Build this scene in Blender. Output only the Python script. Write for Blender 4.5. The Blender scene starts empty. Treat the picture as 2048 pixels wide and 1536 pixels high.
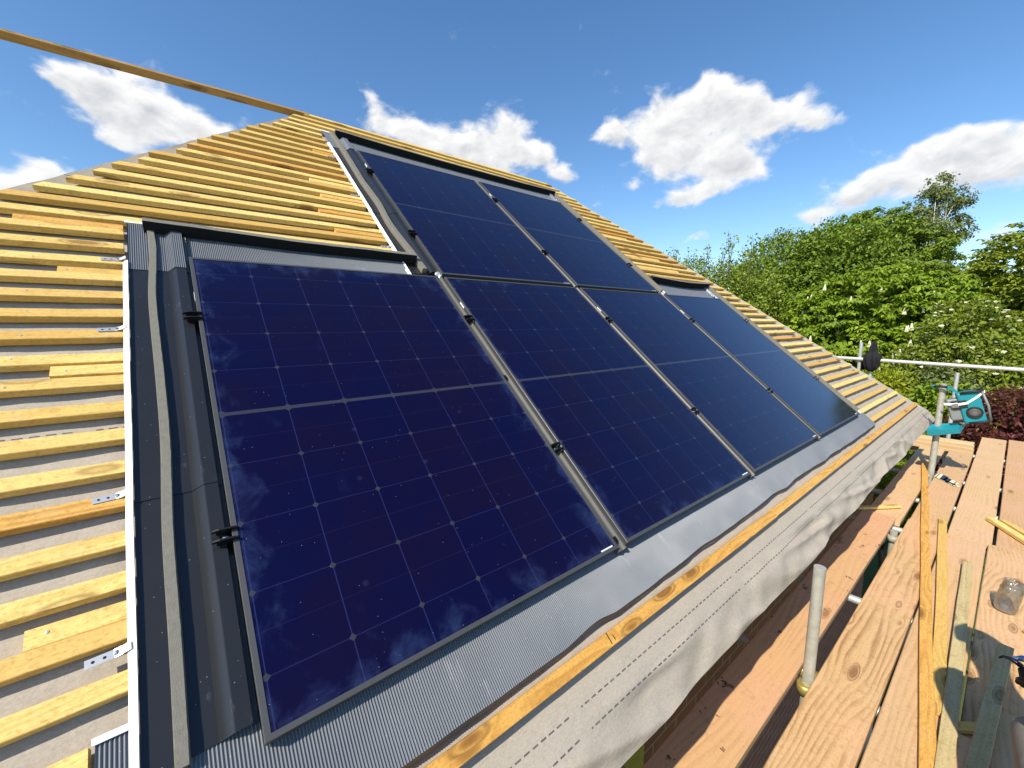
import bpy, bmesh, math, random
import numpy as np
from mathutils import Matrix, Vector, noise as mnoise

random.seed(7); RNG = np.random.default_rng(11)
S = bpy.context.scene
COL = S.collection
R_ = math.radians
PITCH = R_(40)

# ---------------------------------------------------------------- camera
CAM_POS = Vector((-0.0526, -0.8523, 0.8120))
RIGHT = Vector((0.77870, -0.62734, -0.00815)); DOWN = Vector((-0.09373, -0.10348, -0.99021)); FWD = Vector((0.62035, 0.77184, -0.13938))
cd = bpy.data.cameras.new('camera'); cam = bpy.data.objects.new('camera', cd); COL.objects.link(cam)
cd.sensor_width = 36; cd.lens = 36 * 814.73 / 2048; cd.clip_start = 0.005; cd.clip_end = 2000
cam.matrix_world = Matrix(((RIGHT.x, -DOWN.x, -FWD.x, CAM_POS.x), (RIGHT.y, -DOWN.y, -FWD.y, CAM_POS.y), (RIGHT.z, -DOWN.z, -FWD.z, CAM_POS.z), (0, 0, 0, 1)))
S.camera = cam

# ---------------------------------------------------------------- light, sky, exposure
SUN_EL = R_(45); SUN_AZ = R_(12); SUN_TO = Vector((-math.cos(SUN_EL) * math.cos(SUN_AZ), -math.cos(SUN_EL) * math.sin(SUN_AZ), math.sin(SUN_EL)))   # towards the sun
sd = bpy.data.lights.new('sun', 'SUN'); sd.energy = 4.6; sd.angle = R_(0.5); sd.color = (1.0, 0.93, 0.80)
sun = bpy.data.objects.new('sun', sd); COL.objects.link(sun)
sun.rotation_euler = SUN_TO.to_track_quat('Z', 'Y').to_euler()
S.view_settings.view_transform = 'Standard'; S.view_settings.look = 'None'; S.view_settings.gamma = 1
S.view_settings.exposure = 0.4; S.view_settings.use_curve_mapping = False
try:
    S.cycles.max_bounces = 7; S.cycles.transparent_max_bounces = 8; S.cycles.sample_clamp_indirect = 6
except Exception: pass

class G:
    """small helper that writes shader node graphs"""
    def __init__(s, tree): s.t = tree; s.n = tree.nodes; s.l = tree.links
    def put(s, sock, v):
        if v is None: return
        if isinstance(v, bpy.types.NodeSocket): s.l.new(v, sock)
        elif isinstance(v, (tuple, list)):
            d = sock.default_value
            sock.default_value = tuple(v) + ((1,) if len(d) == 4 and len(v) == 3 else ())
        else: sock.default_value = v
    def node(s, kind, **kw):
        n = s.n.new(kind)
        for k, v in kw.items(): setattr(n, k, v)
        return n
    def m(s, op, a, b=None, c=None, clamp=False):
        n = s.n.new('ShaderNodeMath'); n.operation = op; n.use_clamp = clamp
        s.put(n.inputs[0], a); s.put(n.inputs[1], b); s.put(n.inputs[2], c)
        return n.outputs[0]
    def v(s, op, a, b=None):
        n = s.n.new('ShaderNodeVectorMath'); n.operation = op
        s.put(n.inputs[0], a)
        if op == 'SCALE': s.put(n.inputs['Scale'], b)
        else: s.put(n.inputs[1], b)
        return n.outputs[1] if op in ('DOT_PRODUCT', 'LENGTH') else n.outputs[0]
    def sep(s, a): n = s.n.new('ShaderNodeSeparateXYZ'); s.put(n.inputs[0], a); return n.outputs
    def comb(s, x, y, z):
        n = s.n.new('ShaderNodeCombineXYZ'); s.put(n.inputs[0], x); s.put(n.inputs[1], y); s.put(n.inputs[2], z); return n.outputs[0]
    def noise(s, vec, scale, detail=3, rough=.5, dist=0, color=False):
        n = s.n.new('ShaderNodeTexNoise'); s.put(n.inputs['Vector'], vec); s.put(n.inputs['Scale'], scale)
        n.inputs['Detail'].default_value = detail; n.inputs['Roughness'].default_value = rough; n.inputs['Distortion'].default_value = dist
        return n.outputs[1 if color else 0]
    def vor(s, vec, scale, rnd=1.0):
        n = s.n.new('ShaderNodeTexVoronoi'); s.put(n.inputs['Vector'], vec); s.put(n.inputs['Scale'], scale); n.inputs['Randomness'].default_value = rnd
        return n.outputs['Distance'], n.outputs['Color']
    def sm(s, x, lo, hi, a=0.0, b=1.0):
        n = s.n.new('ShaderNodeMapRange'); n.interpolation_type = 'SMOOTHSTEP'
        s.put(n.inputs[0], x); s.put(n.inputs[1], lo); s.put(n.inputs[2], hi); s.put(n.inputs[3], a); s.put(n.inputs[4], b); return n.outputs[0]
    def lin(s, x, lo, hi, a=0.0, b=1.0):
        n = s.n.new('ShaderNodeMapRange'); s.put(n.inputs[0], x); s.put(n.inputs[1], lo); s.put(n.inputs[2], hi); s.put(n.inputs[3], a); s.put(n.inputs[4], b); return n.outputs[0]
    def mix(s, f, a, b, mode='MIX'):
        n = s.n.new('ShaderNodeMix'); n.data_type = 'RGBA'; n.blend_type = mode; n.clamp_factor = True
        s.put(n.inputs[0], f); s.put(n.inputs[6], a); s.put(n.inputs[7], b); return n.outputs[2]
    def bump(s, h, strength=.3, dist=.002):
        n = s.n.new('ShaderNodeBump'); s.put(n.inputs['Height'], h); n.inputs['Strength'].default_value = strength; n.inputs['Distance'].default_value = dist
        return n.outputs[0]
    def obj(s): return s.n.new('ShaderNodeTexCoord').outputs['Object']
    def rnd(s): return s.n.new('ShaderNodeObjectInfo').outputs['Random']

def world():
    w = bpy.data.worlds.new('World'); S.world = w; w.use_nodes = True
    t = w.node_tree; t.nodes.clear(); g = G(t)
    sky = g.node('ShaderNodeTexSky', sky_type='NISHITA', sun_disc=False, sun_elevation=SUN_EL, sun_rotation=R_(258), altitude=50, air_density=1.0, dust_density=0.3, ozone_density=2.6)
    d = t.nodes.new('ShaderNodeTexCoord').outputs['Generated']
    d = g.v('NORMALIZE', d)
    x, y, z = g.sep(d)
    az = g.m('ARCTAN2', y, x); el = g.m('ARCSINE', z)
    # cloud banks: azimuth, elevation, half width, half height, weight
    blobs = [(1.60, .375, .075, .045, 1.15), (1.52, .350, .07, .035, 1.15), (1.45, .33, .05, .022, .9), (1.685, .378, .028, .014, .9), (1.65, .365, .04, .026, 1.0), (1.60, .345, .05, .03, 1.0), (1.62, .305, .03, .014, .8), (1.74, .33, .03, .012, .5),
             (1.72, .250, .035, .018, .9), (1.69, .225, .05, .02, 1.0), (1.78, .21, .09, .03, 1.1), (1.60, .235, .05, .016, .8),
             (1.19, .425, .035, .03, 1.0), (1.13, .41, .05, .035, 1.1), (1.06, .39, .05, .03, 1.0), (.98, .385, .05, .035, 1.1), (.90, .41, .055, .045, 1.2), (.84, .375, .05, .03, 1.1), (.77, .335, .045, .022, .95), (.95, .35, .08, .03, 1.1), (1.2, .47, .02, .03, .4),
             (.665, .40, .045, .030, 1.1), (.58, .405, .06, .040, 1.2), (.50, .415, .06, .045, 1.25), (.455, .445, .035, .022, .9), (.42, .40, .06, .040, 1.2), (.345, .385, .06, .032, 1.15), (.285, .355, .04, .022, 1.0),
             (.57, .345, .05, .03, 1.1), (.49, .335, .06, .035, 1.2), (.42, .325, .05, .030, 1.1), (.52, .268, .05, .020, 1.15), (.45, .278, .05, .020, 1.1), (.39, .305, .04, .022, .9), (.615, .30, .03, .014, .6),
             (.275, .205, .035, .018, 1.0), (.22, .235, .05, .032, 1.2), (.14, .245, .06, .038, 1.25), (.055, .255, .05, .038, 1.25), (.10, .275, .06, .020, 1.0), (.02, .225, .06, .022, .9),
             (.33, .155, .05, .014, .85), (.70, .27, .022, .012, .62), (.49, .192, .03, .010, .6), (.62, .15, .06, .016, .8), (.09, .14, .07, .018, .9),
             (2.3, .45, .16, .09, 1.0), (2.9, .3, .2, .09, 1.0), (-.9, .5, .2, .1, 1.0), (-1.7, .3, .25, .09, 1.0), (-2.5, .45, .2, .1, 1.)]
    wob = g.noise(g.v('MULTIPLY', d, (1, 1, 1.5)), 12.0, 3, .55, 0, color=True)
    wx, wy, _ = g.sep(wob)
    az2 = g.m('ADD', az, g.m('MULTIPLY', g.m('SUBTRACT', wx, .5), .06))
    el2 = g.m('ADD', el, g.m('MULTIPLY', g.m('SUBTRACT', wy, .5), .045))
    tot = None; below = None
    for a, e, ra, re, wt in blobs:
        dx = g.m('MULTIPLY', g.m('SUBTRACT', az2, a), 1 / ra); dy = g.m('MULTIPLY', g.m('SUBTRACT', el2, e), 1 / re)
        q = g.m('ADD', g.m('MULTIPLY', dx, dx), g.m('MULTIPLY', dy, dy))
        f = g.m('MULTIPLY', g.m('EXPONENT', g.m('MULTIPLY', q, -1.1)), wt)
        b = g.m('MULTIPLY', f, dy)
        tot = f if tot is None else g.m('ADD', tot, f)
        below = b if below is None else g.m('ADD', below, b)
    st = g.v('MULTIPLY', d, (1, 1, 1.6))
    n1 = g.noise(st, 17.0, 8, .57, .25)
    off = g.v('ADD', st, (-.014, .004, .024))
    n2 = g.noise(off, 17.0, 5, .55, .25)
    dens = g.m('ADD', tot, g.m('MULTIPLY', g.m('SUBTRACT', n1, .5), 2.0))
    mask = g.sm(dens, .32, 1.05)
    thick = g.sm(dens, .6, 1.6)
    relief = g.m('MULTIPLY', g.m('SUBTRACT', n1, n2), 1.7)
    updown = g.m('DIVIDE', below, g.m('ADD', tot, .08))
    lit = g.m('ADD', g.m('ADD', .58, g.m('MULTIPLY', updown, .42)), relief, clamp=True)
    lit = g.m('ADD', lit, g.m('MULTIPLY', g.m('SUBTRACT', 1.0, thick), .25), clamp=True)
    ccol = g.mix(lit, (3.8, 3.92, 4.15), (7.1, 7.0, 6.8))
    hs = g.node('ShaderNodeHueSaturation'); hs.inputs['Saturation'].default_value = 1.18; hs.inputs['Value'].default_value = 1.2
    g.l.new(sky.outputs[0], hs.inputs['Color'])
    col = g.mix(g.m('MULTIPLY', mask, .95), hs.outputs[0], ccol)
    bg = g.node('ShaderNodeBackground'); g.l.new(col, bg.inputs[0]); bg.inputs[1].default_value = 0.118
    out = g.node('ShaderNodeOutputWorld'); g.l.new(bg.outputs[0], out.inputs[0])
world()

# ---------------------------------------------------------------- materials
def mat(name):
    m = bpy.data.materials.new(name); m.use_nodes = True
    g = G(m.node_tree); p = m.node_tree.nodes['Principled BSDF']
    return m, g, p

def timber(name, light, dark, knot, grain=13.0, contrast=1.0, stretch=(.55, 9, 9), rough=.75, knots=True, rare=.62, blotch=None, fuzz=.5, vary=.35, stains=False, linear=2.2):
    m, g, p = mat(name)
    o = g.obj(); r = g.rnd()
    base = g.v('ADD', o, g.comb(g.m('MULTIPLY', r, 37.0), g.m('MULTIPLY', r, 11.3), g.m('MULTIPLY', r, 5.7)))
    st = g.v('MULTIPLY', base, stretch)
    kd, kc = g.vor(g.v('MULTIPLY', base, (4.5, 15, 15)), 1.0)
    kr, kg, kb = g.sep(kc)
    kn = g.m('MULTIPLY', g.sm(kd, .17, .29, 1, 0), g.m('GREATER_THAN', kr, rare))
    pull = g.m('MULTIPLY', g.sm(kd, .0, .5, 1, 0), g.m('GREATER_THAN', kr, rare))
    n = g.noise(st, 1.0, 2, .45)
    n = g.m('ADD', n, g.m('MULTIPLY', g.m('ADD', g.sep(base)[1], g.sep(base)[2]), linear))
    n = g.m('ADD', n, g.m('MULTIPLY', pull, .22)) if knots else n
    band = g.m('FRACT', g.m('MULTIPLY', n, grain))
    ring = g.m('MULTIPLY', g.sm(band, .25, .86), g.sm(band, .88, 1.0, 1, 0))
    ring = g.m('MULTIPLY', ring, g.sm(g.noise(base, 3.1, 3, .6), .30, .62, .25, 1.0))
    fib = g.noise(g.v('MULTIPLY', base, (7, 190, 190)), 1.0, 2, .6)
    tone = g.noise(base, 1.7, 2, .5)
    rv = g.m('FRACT', g.m('MULTIPLY', r, 13.7))
    c = g.mix(g.m('MULTIPLY', g.m('MULTIPLY', ring, contrast), g.lin(fib, .3, .7, .55, 1.0)), light, dark)
    c = g.mix(g.m('MULTIPLY', g.m('SUBTRACT', fib, .45), fuzz, clamp=True), c, dark)
    if blotch: c = g.mix(g.sm(tone, .4, .7, 0, .7), c, blotch)
    hs = g.node('ShaderNodeHueSaturation'); g.l.new(c, hs.inputs['Color'])
    g.put(hs.inputs['Value'], g.lin(rv, 0, 1, 1 - vary, 1 + vary * .35)); g.put(hs.inputs['Saturation'], g.lin(rv, 0, 1, 1.06, .94)); g.put(hs.inputs['Hue'], g.lin(rv, 0, 1, .488, .505))
    c = hs.outputs[0]
    if knots:
        c = g.mix(g.m('MULTIPLY', kn, .8), c, knot)
        ringk = g.m('MULTIPLY', g.m('GREATER_THAN', kr, rare), g.m('MULTIPLY', g.sm(kd, .24, .29), g.sm(kd, .29, .36, 1, 0)))
        c = g.mix(g.m('MULTIPLY', ringk, .5), c, (knot[0] * .5, knot[1] * .5, knot[2] * .5))
    if stains:
        sn = g.noise(base, 9.0, 3, .6); sn2 = g.noise(base, 55.0, 2, .6)
        s1 = g.m('MULTIPLY', g.sm(sn, .63, .66), g.sm(sn2, .5, .53))
        c = g.mix(g.m('MULTIPLY', s1, .85), c, (.02, .02, .022))
    saw = g.noise(g.v('MULTIPLY', base, (95, 150, 150)), 1.0, 3, .6); c = g.mix(g.m('MULTIPLY', g.sm(saw, .46, .72), fuzz * .6), c, (dark[0] * .75, dark[1] * .75, dark[2] * .75))
    scuff = g.noise(g.v('MULTIPLY', base, (5, 14, 14)), 1.0, 5, .72); c = g.mix(g.sm(scuff, .55, .80, 0, .35), c, (.62, .52, .38)); c = g.mix(g.sm(scuff, .44, .22, 0, .35), c, (dark[0] * .8, dark[1] * .8, dark[2] * .8))
    dirt = g.noise(base, 24, 4, .65)
    c = g.mix(g.sm(dirt, .54, .76, 0, .40), c, (dark[0] * .6, dark[1] * .6, dark[2] * .6))
    g.put(p.inputs['Base Color'], c); p.inputs['Roughness'].default_value = rough; p.inputs['Specular IOR Level'].default_value = .25
    hgt = g.m('ADD', g.m('ADD', g.m('MULTIPLY', fib, .8), g.m('MULTIPLY', saw, .7)), g.m('MULTIPLY', ring, -.5))
    g.put(p.inputs['Normal'], g.bump(hgt, .45, .0015))
    return m

MAT = {}
MAT['batten'] = timber('treated_batten_timber', (.86, .61, .185), (.54, .32, .07), (.22, .085, .02), grain=11, contrast=.55, stretch=(1.3, 9, 9), fuzz=.85, linear=4.5, vary=.26, rare=.74, blotch=(.84, .56, .175))
MAT['batten_orange'] = timber('orange_treated_timber', (.76, .43, .10), (.48, .22, .04), (.16, .06, .012), grain=9, contrast=.8, stretch=(1.3, 9, 9), fuzz=.95, vary=.15, linear=4.5)
MAT['ridge_timber'] = timber('weathered_ridge_timber', (.42, .27, .09), (.24, .14, .04), (.13, .06, .02), grain=9, contrast=.7, vary=.1)
MAT['board'] = timber('scaffold_board_timber', (.67, .45, .228), (.47, .285, .13), (.25, .125, .05), grain=13, contrast=.55, stretch=(.5, 2.6, 2.6), blotch=(.70, .435, .255), fuzz=.55, vary=.14, rare=.94, linear=3.4)
MAT['board_bold'] = timber('scaffold_board_bold_grain', (.68, .465, .228), (.34, .195, .075), (.22, .10, .04), grain=11, contrast=.95, stretch=(.8, 3.6, 3.6), blotch=(.72, .46, .25), fuzz=.5, vary=.06, rare=.7, linear=3.4)
MAT['board_stained'] = timber('stained_scaffold_board', (.67, .45, .225), (.48, .29, .13), (.26, .13, .055), grain=12, contrast=.5, stretch=(.5, 2.8, 2.8), blotch=(.70, .43, .25), fuzz=.5, vary=.05, stains=True, rare=.94, linear=3.0)
MAT['ply'] = timber('pale_ply_timber', (.70, .50, .24), (.46, .27, .10), (.3, .16, .06), grain=8, contrast=.7, stretch=(.7, 12, 12), knots=False, vary=.1)
MAT['grey_timber'] = timber('olive_weathered_timber', (.56, .43, .20), (.36, .25, .10), (.16, .09, .03), grain=10, contrast=.55, fuzz=.9, vary=.12)

def plain(name, col, rough=.6, metal=0, spec=.5, var=.15, scale=20, bump=0, bscale=200, speck=None):
    m, g, p = mat(name); o = g.obj()
    n = g.noise(o, scale, 4, .6)
    c = g.mix(n, tuple(x * (1 - var) for x in col), tuple(min(1, x * (1 + var)) for x in col))
    if speck:
        dd, cc = g.vor(o, 90.0); cr = g.sep(cc)[0]
        c = g.mix(g.m('MULTIPLY', g.sm(dd, .06, .1, 1, 0), g.m('GREATER_THAN', cr, .86)), c, speck)
        sc = g.noise(g.v('MULTIPLY', o, (1, .35, 1)), 14, 5, .7)
        c = g.mix(g.sm(sc, .62, .74, 0, .22), c, speck)
    g.put(p.inputs['Base Color'], c); p.inputs['Roughness'].default_value = rough; p.inputs['Metallic'].default_value = metal; p.inputs['Specular IOR Level'].default_value = spec
    if bump: g.put(p.inputs['Normal'], g.bump(g.noise(o, bscale, 3, .6), bump, .002))
    return m

MAT['flash'] = plain('dark_grey_coated_metal', (.019, .0195, .0215), .24, 0, .5, .12, 9, .06, 60, speck=(.30, .31, .32))
MAT['rib'] = plain('corrugated_grey_metal', (.165, .178, .197), .40, .1, .5, .14, 5, speck=(.5, .5, .5))
MAT['edge'] = plain('bare_aluminium_edge', (.86, .84, .78), .5, 0, .5, .05, 30, .05, 90)
MAT['foam'] = plain('grey_foam', (.205, .192, .16), .95, 0, .1, .22, 60, .7, 420)
MAT['foam_shaded'] = plain('black_shaded_foam', (.020, .020, .022), .95, 0, .1, .2, 60, .5, 420)  # near black puts the shade of the downslope foam faces into the colour
MAT['seal'] = plain('brown_sealing_strip', (.22, .18, .13), .9, 0, .1, .25, 40, .5, 200)
MAT['frame'] = plain('black_anodised_frame', (.085, .085, .084), .42, .3, .5, .12, 30)
MAT['rail'] = plain('grey_rail_metal', (.13, .125, .11), .5, .3, .5, .22, 18, speck=(.4, .4, .38))
MAT['clamp'] = plain('matt_black_metal', (.008, .008, .009), .45, 0, .35, .2, 20)
MAT['bolt'] = plain('bright_steel', (.62, .62, .62), .28, 1, .5, .1, 60)
MAT['zinc'] = plain('galvanised_tube', (.52, .53, .51), .52, .45, .5, .32, 26, .2, 60, speck=(.72, .72, .68))
MAT['zinc_dirty'] = plain('worn_galvanised_tube', (.40, .395, .34), .62, .2, .4, .38, 22, .35, 80, speck=(.66, .62, .5))
MAT['tube_white'] = plain('bright_handrail_tube', (.56, .555, .53), .5, .1, .5, .08, 8)
MAT['brass'] = plain('yellow_passivated_steel', (.50, .40, .12), .42, .6, .5, .3, 30)
MAT['strap'] = plain('galvanised_strap', (.60, .60, .59), .38, .6, .5, .12, 60)
MAT['white'] = plain('white_sticker', (.8, .8, .78), .5, 0, .4, .05)
MAT['black'] = plain('black_cloth', (.020, .020, .023), .9, 0, .15, .3, 30, .4, 120)
MAT['teal'] = plain('teal_plastic', (.010, .235, .285), .38, 0, .5, .12, 12, .05, 80)
MAT['rubber'] = plain('black_rubber', (.018, .019, .02), .6, 0, .35, .25, 40)
MAT['grille'] = plain('speaker_mesh', (.09, .085, .08), .6, .3, .4, .2, 200, .6, 500)
MAT['smoke'] = plain('grey_plastic', (.20, .22, .22), .4, 0, .5, .2, 30)
MAT['trouser'] = plain('grey_work_cloth', (.27, .245, .205), .9, 0, .1, .2, 40, .9, 26)
MAT['jacket'] = plain('dark_work_jacket', (.03, .035, .045), .9, 0, .1, .2, 30, .4, 200)
MAT['skin'] = plain('skin', (.52, .31, .22), .5, 0, .4, .08, 40)
MAT['hair'] = plain('brown_hair', (.05, .03, .018), .7, 0, .3, .3, 90, .6, 300)
MAT['boot'] = plain('brown_boot', (.10, .06, .03), .6, 0, .3, .2, 40)
MAT['steel_dark'] = plain('dark_hammer_steel', (.03, .032, .045), .28, .7, .5, .2, 30)
MAT['blue_steel'] = plain('polished_hammer_steel', (.25, .33, .48), .25, .8, .5, .1, 30)
MAT['yellow'] = plain('yellow_plastic', (.75, .65, .03), .4, 0, .5, .05)
MAT['card_cream'] = plain('cream_card', (.72, .68, .48), .8, 0, .2, .05)
MAT['card_navy'] = plain('navy_card', (.02, .04, .09), .7, 0, .3, .05)
MAT['card_olive'] = plain('olive_card', (.16, .17, .10), .8, 0, .2, .05)
MAT['railing'] = plain('black_railing', (.012, .012, .014), .6, 0, .3, .2)
MAT['bark'] = plain('grey_brown_bark', (.11, .085, .06), .95, 0, .1, .4, 8, .8, 20)
MAT['birch_bark'] = plain('white_birch_bark', (.62, .58, .50), .8, 0, .2, .35, 6, .4, 20)
MAT['blossom'] = plain('cream_blossom', (.82, .76, .58), .8, 0, .2, .15, 30)
MAT['ink'] = plain('black_marker_ink', (.02, .018, .016), .8, 0, .2, .1)

def underlay_mat():
    m, g, p = mat('grey_breather_membrane'); o = g.obj(); x, y, z = g.sep(o)
    f = g.noise(o, 70, 5, .75); f2 = g.noise(g.v('MULTIPLY', o, (1, .8, .3)), 240, 2, .6)
    c = g.mix(f, (.32, .268, .205), (.475, .41, .325))
    c = g.mix(g.sm(f2, .35, .7, 0, .45), c, (.50, .455, .39))
    def dash(yc, per):
        near = g.sm(g.m('ABSOLUTE', g.m('SUBTRACT', y, yc)), .0016, .0026, 1, 0)
        on = g.m('LESS_THAN', g.m('FRACT', g.m('MULTIPLY', x, 1 / per)), .66)
        gap = g.m('GREATER_THAN', g.m('FRACT', g.m('MULTIPLY', g.m('ADD', x, 0.31), 1 / .99)), .045)
        return g.m('MULTIPLY', g.m('MULTIPLY', near, on), gap)
    k = g.m('MAXIMUM', dash(-.301, .0285), dash(-.354, .0285))
    for yy in (.92, .56, 2.4): k = g.m('MAXIMUM', k, dash(yy, .03))
    c = g.mix(g.m('MULTIPLY', k, .88), c, (.035, .035, .042))
    g.put(p.inputs['Base Color'], c); p.inputs['Roughness'].default_value = .85; p.inputs['Specular IOR Level'].default_value = .2
    big = g.noise(g.v('MULTIPLY', o, (1.0, 1.6, .3)), 8, 3, .5)
    fib = g.noise(g.v('MULTIPLY', o, (60, 420, 60)), 1.0, 3, .7); c = g.mix(g.sm(fib, .4, .75, 0, .35), c, (.56, .50, .42)); g.put(p.inputs['Base Color'], c)
    h = g.m('ADD', g.m('ADD', g.m('MULTIPLY', f2, .22), g.m('MULTIPLY', fib, .3)), g.m('ADD', g.m('MULTIPLY', big, 1.6), g.m('MULTIPLY', g.noise(g.v('MULTIPLY', o, (.8, 1.5, .3)), 34, 4, .6, .6), .9)))
    g.put(p.inputs['Normal'], g.bump(h, .45, .004))
    return m
MAT['underlay'] = underlay_mat()

def cell_mat():
    m, g, p = mat('solar_cell_glass'); o = g.obj(); r = g.rnd(); x, y, z = g.sep(o)
    cw = (1.134 - .04) / 6; pr = .1855
    fx = g.m('FRACT', g.m('MULTIPLY', g.m('SUBTRACT', x, .02), 1 / cw))
    dx = g.m('MULTIPLY', g.m('MINIMUM', fx, g.m('SUBTRACT', 1.0, fx)), cw)
    yb = g.m('SUBTRACT', g.m('ABSOLUTE', g.m('SUBTRACT', y, .861)), .0065)
    fy = g.m('FRACT', g.m('MULTIPLY', yb, 1 / pr))
    dy = g.m('MULTIPLY', g.m('MINIMUM', fy, g.m('SUBTRACT', 1.0, fy)), pr)
    line = g.m('MAXIMUM', g.sm(dx, .0007, .0017, 1, 0), g.sm(dy, .0004, .0014, .8, 0))
    half = g.m('MULTIPLY', g.sm(g.m('MULTIPLY', g.m('ABSOLUTE', g.m('SUBTRACT', fy, .5)), pr), .0003, .0012, 1, 0), .16)
    dia = g.m('MULTIPLY', g.sm(g.m('ADD', dx, dy), .0085, .0098, 1, 0), 1.0)
    band = g.sm(yb, -.0004, .0004, 1, 0)
    ix = g.m('FLOOR', g.m('MULTIPLY', g.m('SUBTRACT', x, .02), 1 / cw)); iy = g.m('FLOOR', g.m('MULTIPLY', g.m('SUBTRACT', y, .861), 1 / pr))
    wn = g.node('ShaderNodeTexWhiteNoise'); g.put(wn.inputs['Vector'], g.comb(ix, iy, g.m('MULTIPLY', r, 91.0)))
    o2 = g.v('ADD', o, g.comb(g.m('MULTIPLY', r, 53.0), g.m('MULTIPLY', r, 17.0), 0.0))
    lo = g.noise(o2, 3.2, 3, .6)
    c = g.mix(g.m('ADD', g.m('MULTIPLY', wn.outputs['Value'], .45), g.m('MULTIPLY', g.sm(lo, .3, .7), .6), clamp=True), (.0013, .0009, .0235), (.0052, .0010, .0140))
    c = g.mix(half, c, (.06, .03, .08))
    c = g.mix(g.m('MULTIPLY', line, .55), c, (.030, .036, .135))
    c = g.mix(g.m('MAXIMUM', dia, band), c, (.036, .036, .044))
    # hand smears: mostly along the borders
    ed = g.m('MINIMUM', g.m('MINIMUM', x, g.m('SUBTRACT', 1.134, x)), g.m('MINIMUM', y, g.m('SUBTRACT', 1.722, y)))
    sm1 = g.noise(g.v('MULTIPLY', o2, (1.5, 1, 1)), 6.5, 6, .62, .5)
    sm2 = g.noise(o2, 24, 5, .65, .9)
    s = g.m('ADD', sm1, g.lin(ed, 0, .13, .115, -.15)); s = g.m('ADD', s, g.m('MULTIPLY', g.node('ShaderNodeAttribute', attribute_type='OBJECT', attribute_name='smear').outputs['Fac'], .1))
    smear = g.m('MULTIPLY', g.sm(s, .53, .76), g.lin(sm2, .25, .7, .25, 1.0))
    smear = g.m('MULTIPLY', smear, g.lin(ed, .04, .30, .42, .12))
    c = g.mix(smear, c, (.040, .066, .17))
    pd, pc = g.vor(o2, 26.0); fp = g.m('MULTIPLY', g.sm(pd, .12, .30, 1, 0), g.m('GREATER_THAN', g.sep(pc)[0], .985))
    c = g.mix(g.m('MULTIPLY', fp, .05), c, (.16, .18, .34))
    d1, c1 = g.vor(o2, 95.0); c1r = g.sep(c1)[0]
    dust = g.m('MULTIPLY', g.sm(d1, .045, .085, 1, 0), g.m('GREATER_THAN', c1r, .885))
    c = g.mix(g.m('MULTIPLY', dust, .75), c, (.50, .48, .46))
    g.put(p.inputs['Base Color'], c)
    g.put(p.inputs['Roughness'], g.lin(smear, 0, .5, .09, .32)); p.inputs['IOR'].default_value = 1.55; p.inputs['Specular Tint'].default_value = (.66, .64, .97, 1)
    p.inputs['Specular IOR Level'].default_value = .5
    g.put(p.inputs['Normal'], g.bump(g.noise(o, 2.0, 2, .5), .08, .01))
    return m
MAT['cell'] = cell_mat()

def brick_mat():
    m, g, p = mat('red_brick'); o = g.obj(); x, y, z = g.sep(o)
    b = g.node('ShaderNodeTexBrick'); g.put(b.inputs['Vector'], g.comb(g.m('ADD', x, y), z, 0.0))
    b.inputs['Scale'].default_value = 1.0; b.inputs['Brick Width'].default_value = .225; b.inputs['Row Height'].default_value = .075; b.inputs['Mortar Size'].default_value = .005
    b.inputs['Color1'].default_value = (.30, .10, .055, 1); b.inputs['Color2'].default_value = (.22, .075, .045, 1); b.inputs['Mortar'].default_value = (.33, .29, .24, 1)
    c = g.mix(g.noise(o, 14, 4, .6), b.outputs['Color'], (.16, .06, .04)); c = g.mix(.35, b.outputs['Color'], c)
    g.put(p.inputs['Base Color'], c); p.inputs['Roughness'].default_value = .9
    return m
MAT['brick'] = brick_mat()

def ground_mat():
    m, g, p = mat('grass_ground'); o = g.obj()
    c = g.mix(g.noise(o, .7, 6, .65), (.045, .07, .015), (.11, .145, .035)); c = g.mix(g.sm(g.noise(o, 25, 3, .7), .3, .8, 0, .5), c, (.03, .05, .01))
    g.put(p.inputs['Base Color'], c); p.inputs['Roughness'].default_value = .95
    return m
MAT['ground'] = ground_mat()

def leaf_mat(name, a, b, c3, trans=.24):
    m, g, p = mat(name); at = g.node('ShaderNodeAttribute', attribute_name='tone'); f = at.outputs['Fac']
    c = g.mix(g.sm(f, 0, .55), a, b); c = g.mix(g.sm(f, .6, 1.0), c, c3)
    g.put(p.inputs['Base Color'], c); p.inputs['Roughness'].default_value = .5; p.inputs['Specular IOR Level'].default_value = .3
    tr = g.node('ShaderNodeBsdfTranslucent'); g.put(tr.inputs['Color'], g.mix(.35, c, (.30, .42, .02)))
    mx = g.node('ShaderNodeMixShader'); mx.inputs[0].default_value = trans
    g.l.new(p.outputs[0], mx.inputs[1]); g.l.new(tr.outputs[0], mx.inputs[2]); g.l.new(mx.outputs[0], g.n['Material Output'].inputs[0])
    return m
MAT['lf_chestnut'] = leaf_mat('chestnut_leaf', (0.092, 0.150, 0.013), (0.208, 0.306, 0.019), (0.362, 0.430, 0.029))
MAT['lf_dark'] = leaf_mat('dark_green_leaf', (0.077, 0.125, 0.017), (0.170, 0.250, 0.024), (0.315, 0.368, 0.035))
MAT['lf_light'] = leaf_mat('light_green_leaf', (0.109, 0.159, 0.017), (0.212, 0.279, 0.025), (0.320, 0.367, 0.046))
MAT['lf_birch'] = leaf_mat('birch_leaf', (0.091, 0.121, 0.036), (0.182, 0.218, 0.067), (0.303, 0.327, 0.133))
MAT['lf_yellow'] = leaf_mat('yellow_green_leaf', (.17, .20, .012), (.33, .36, .018), (.47, .46, .03))
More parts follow.
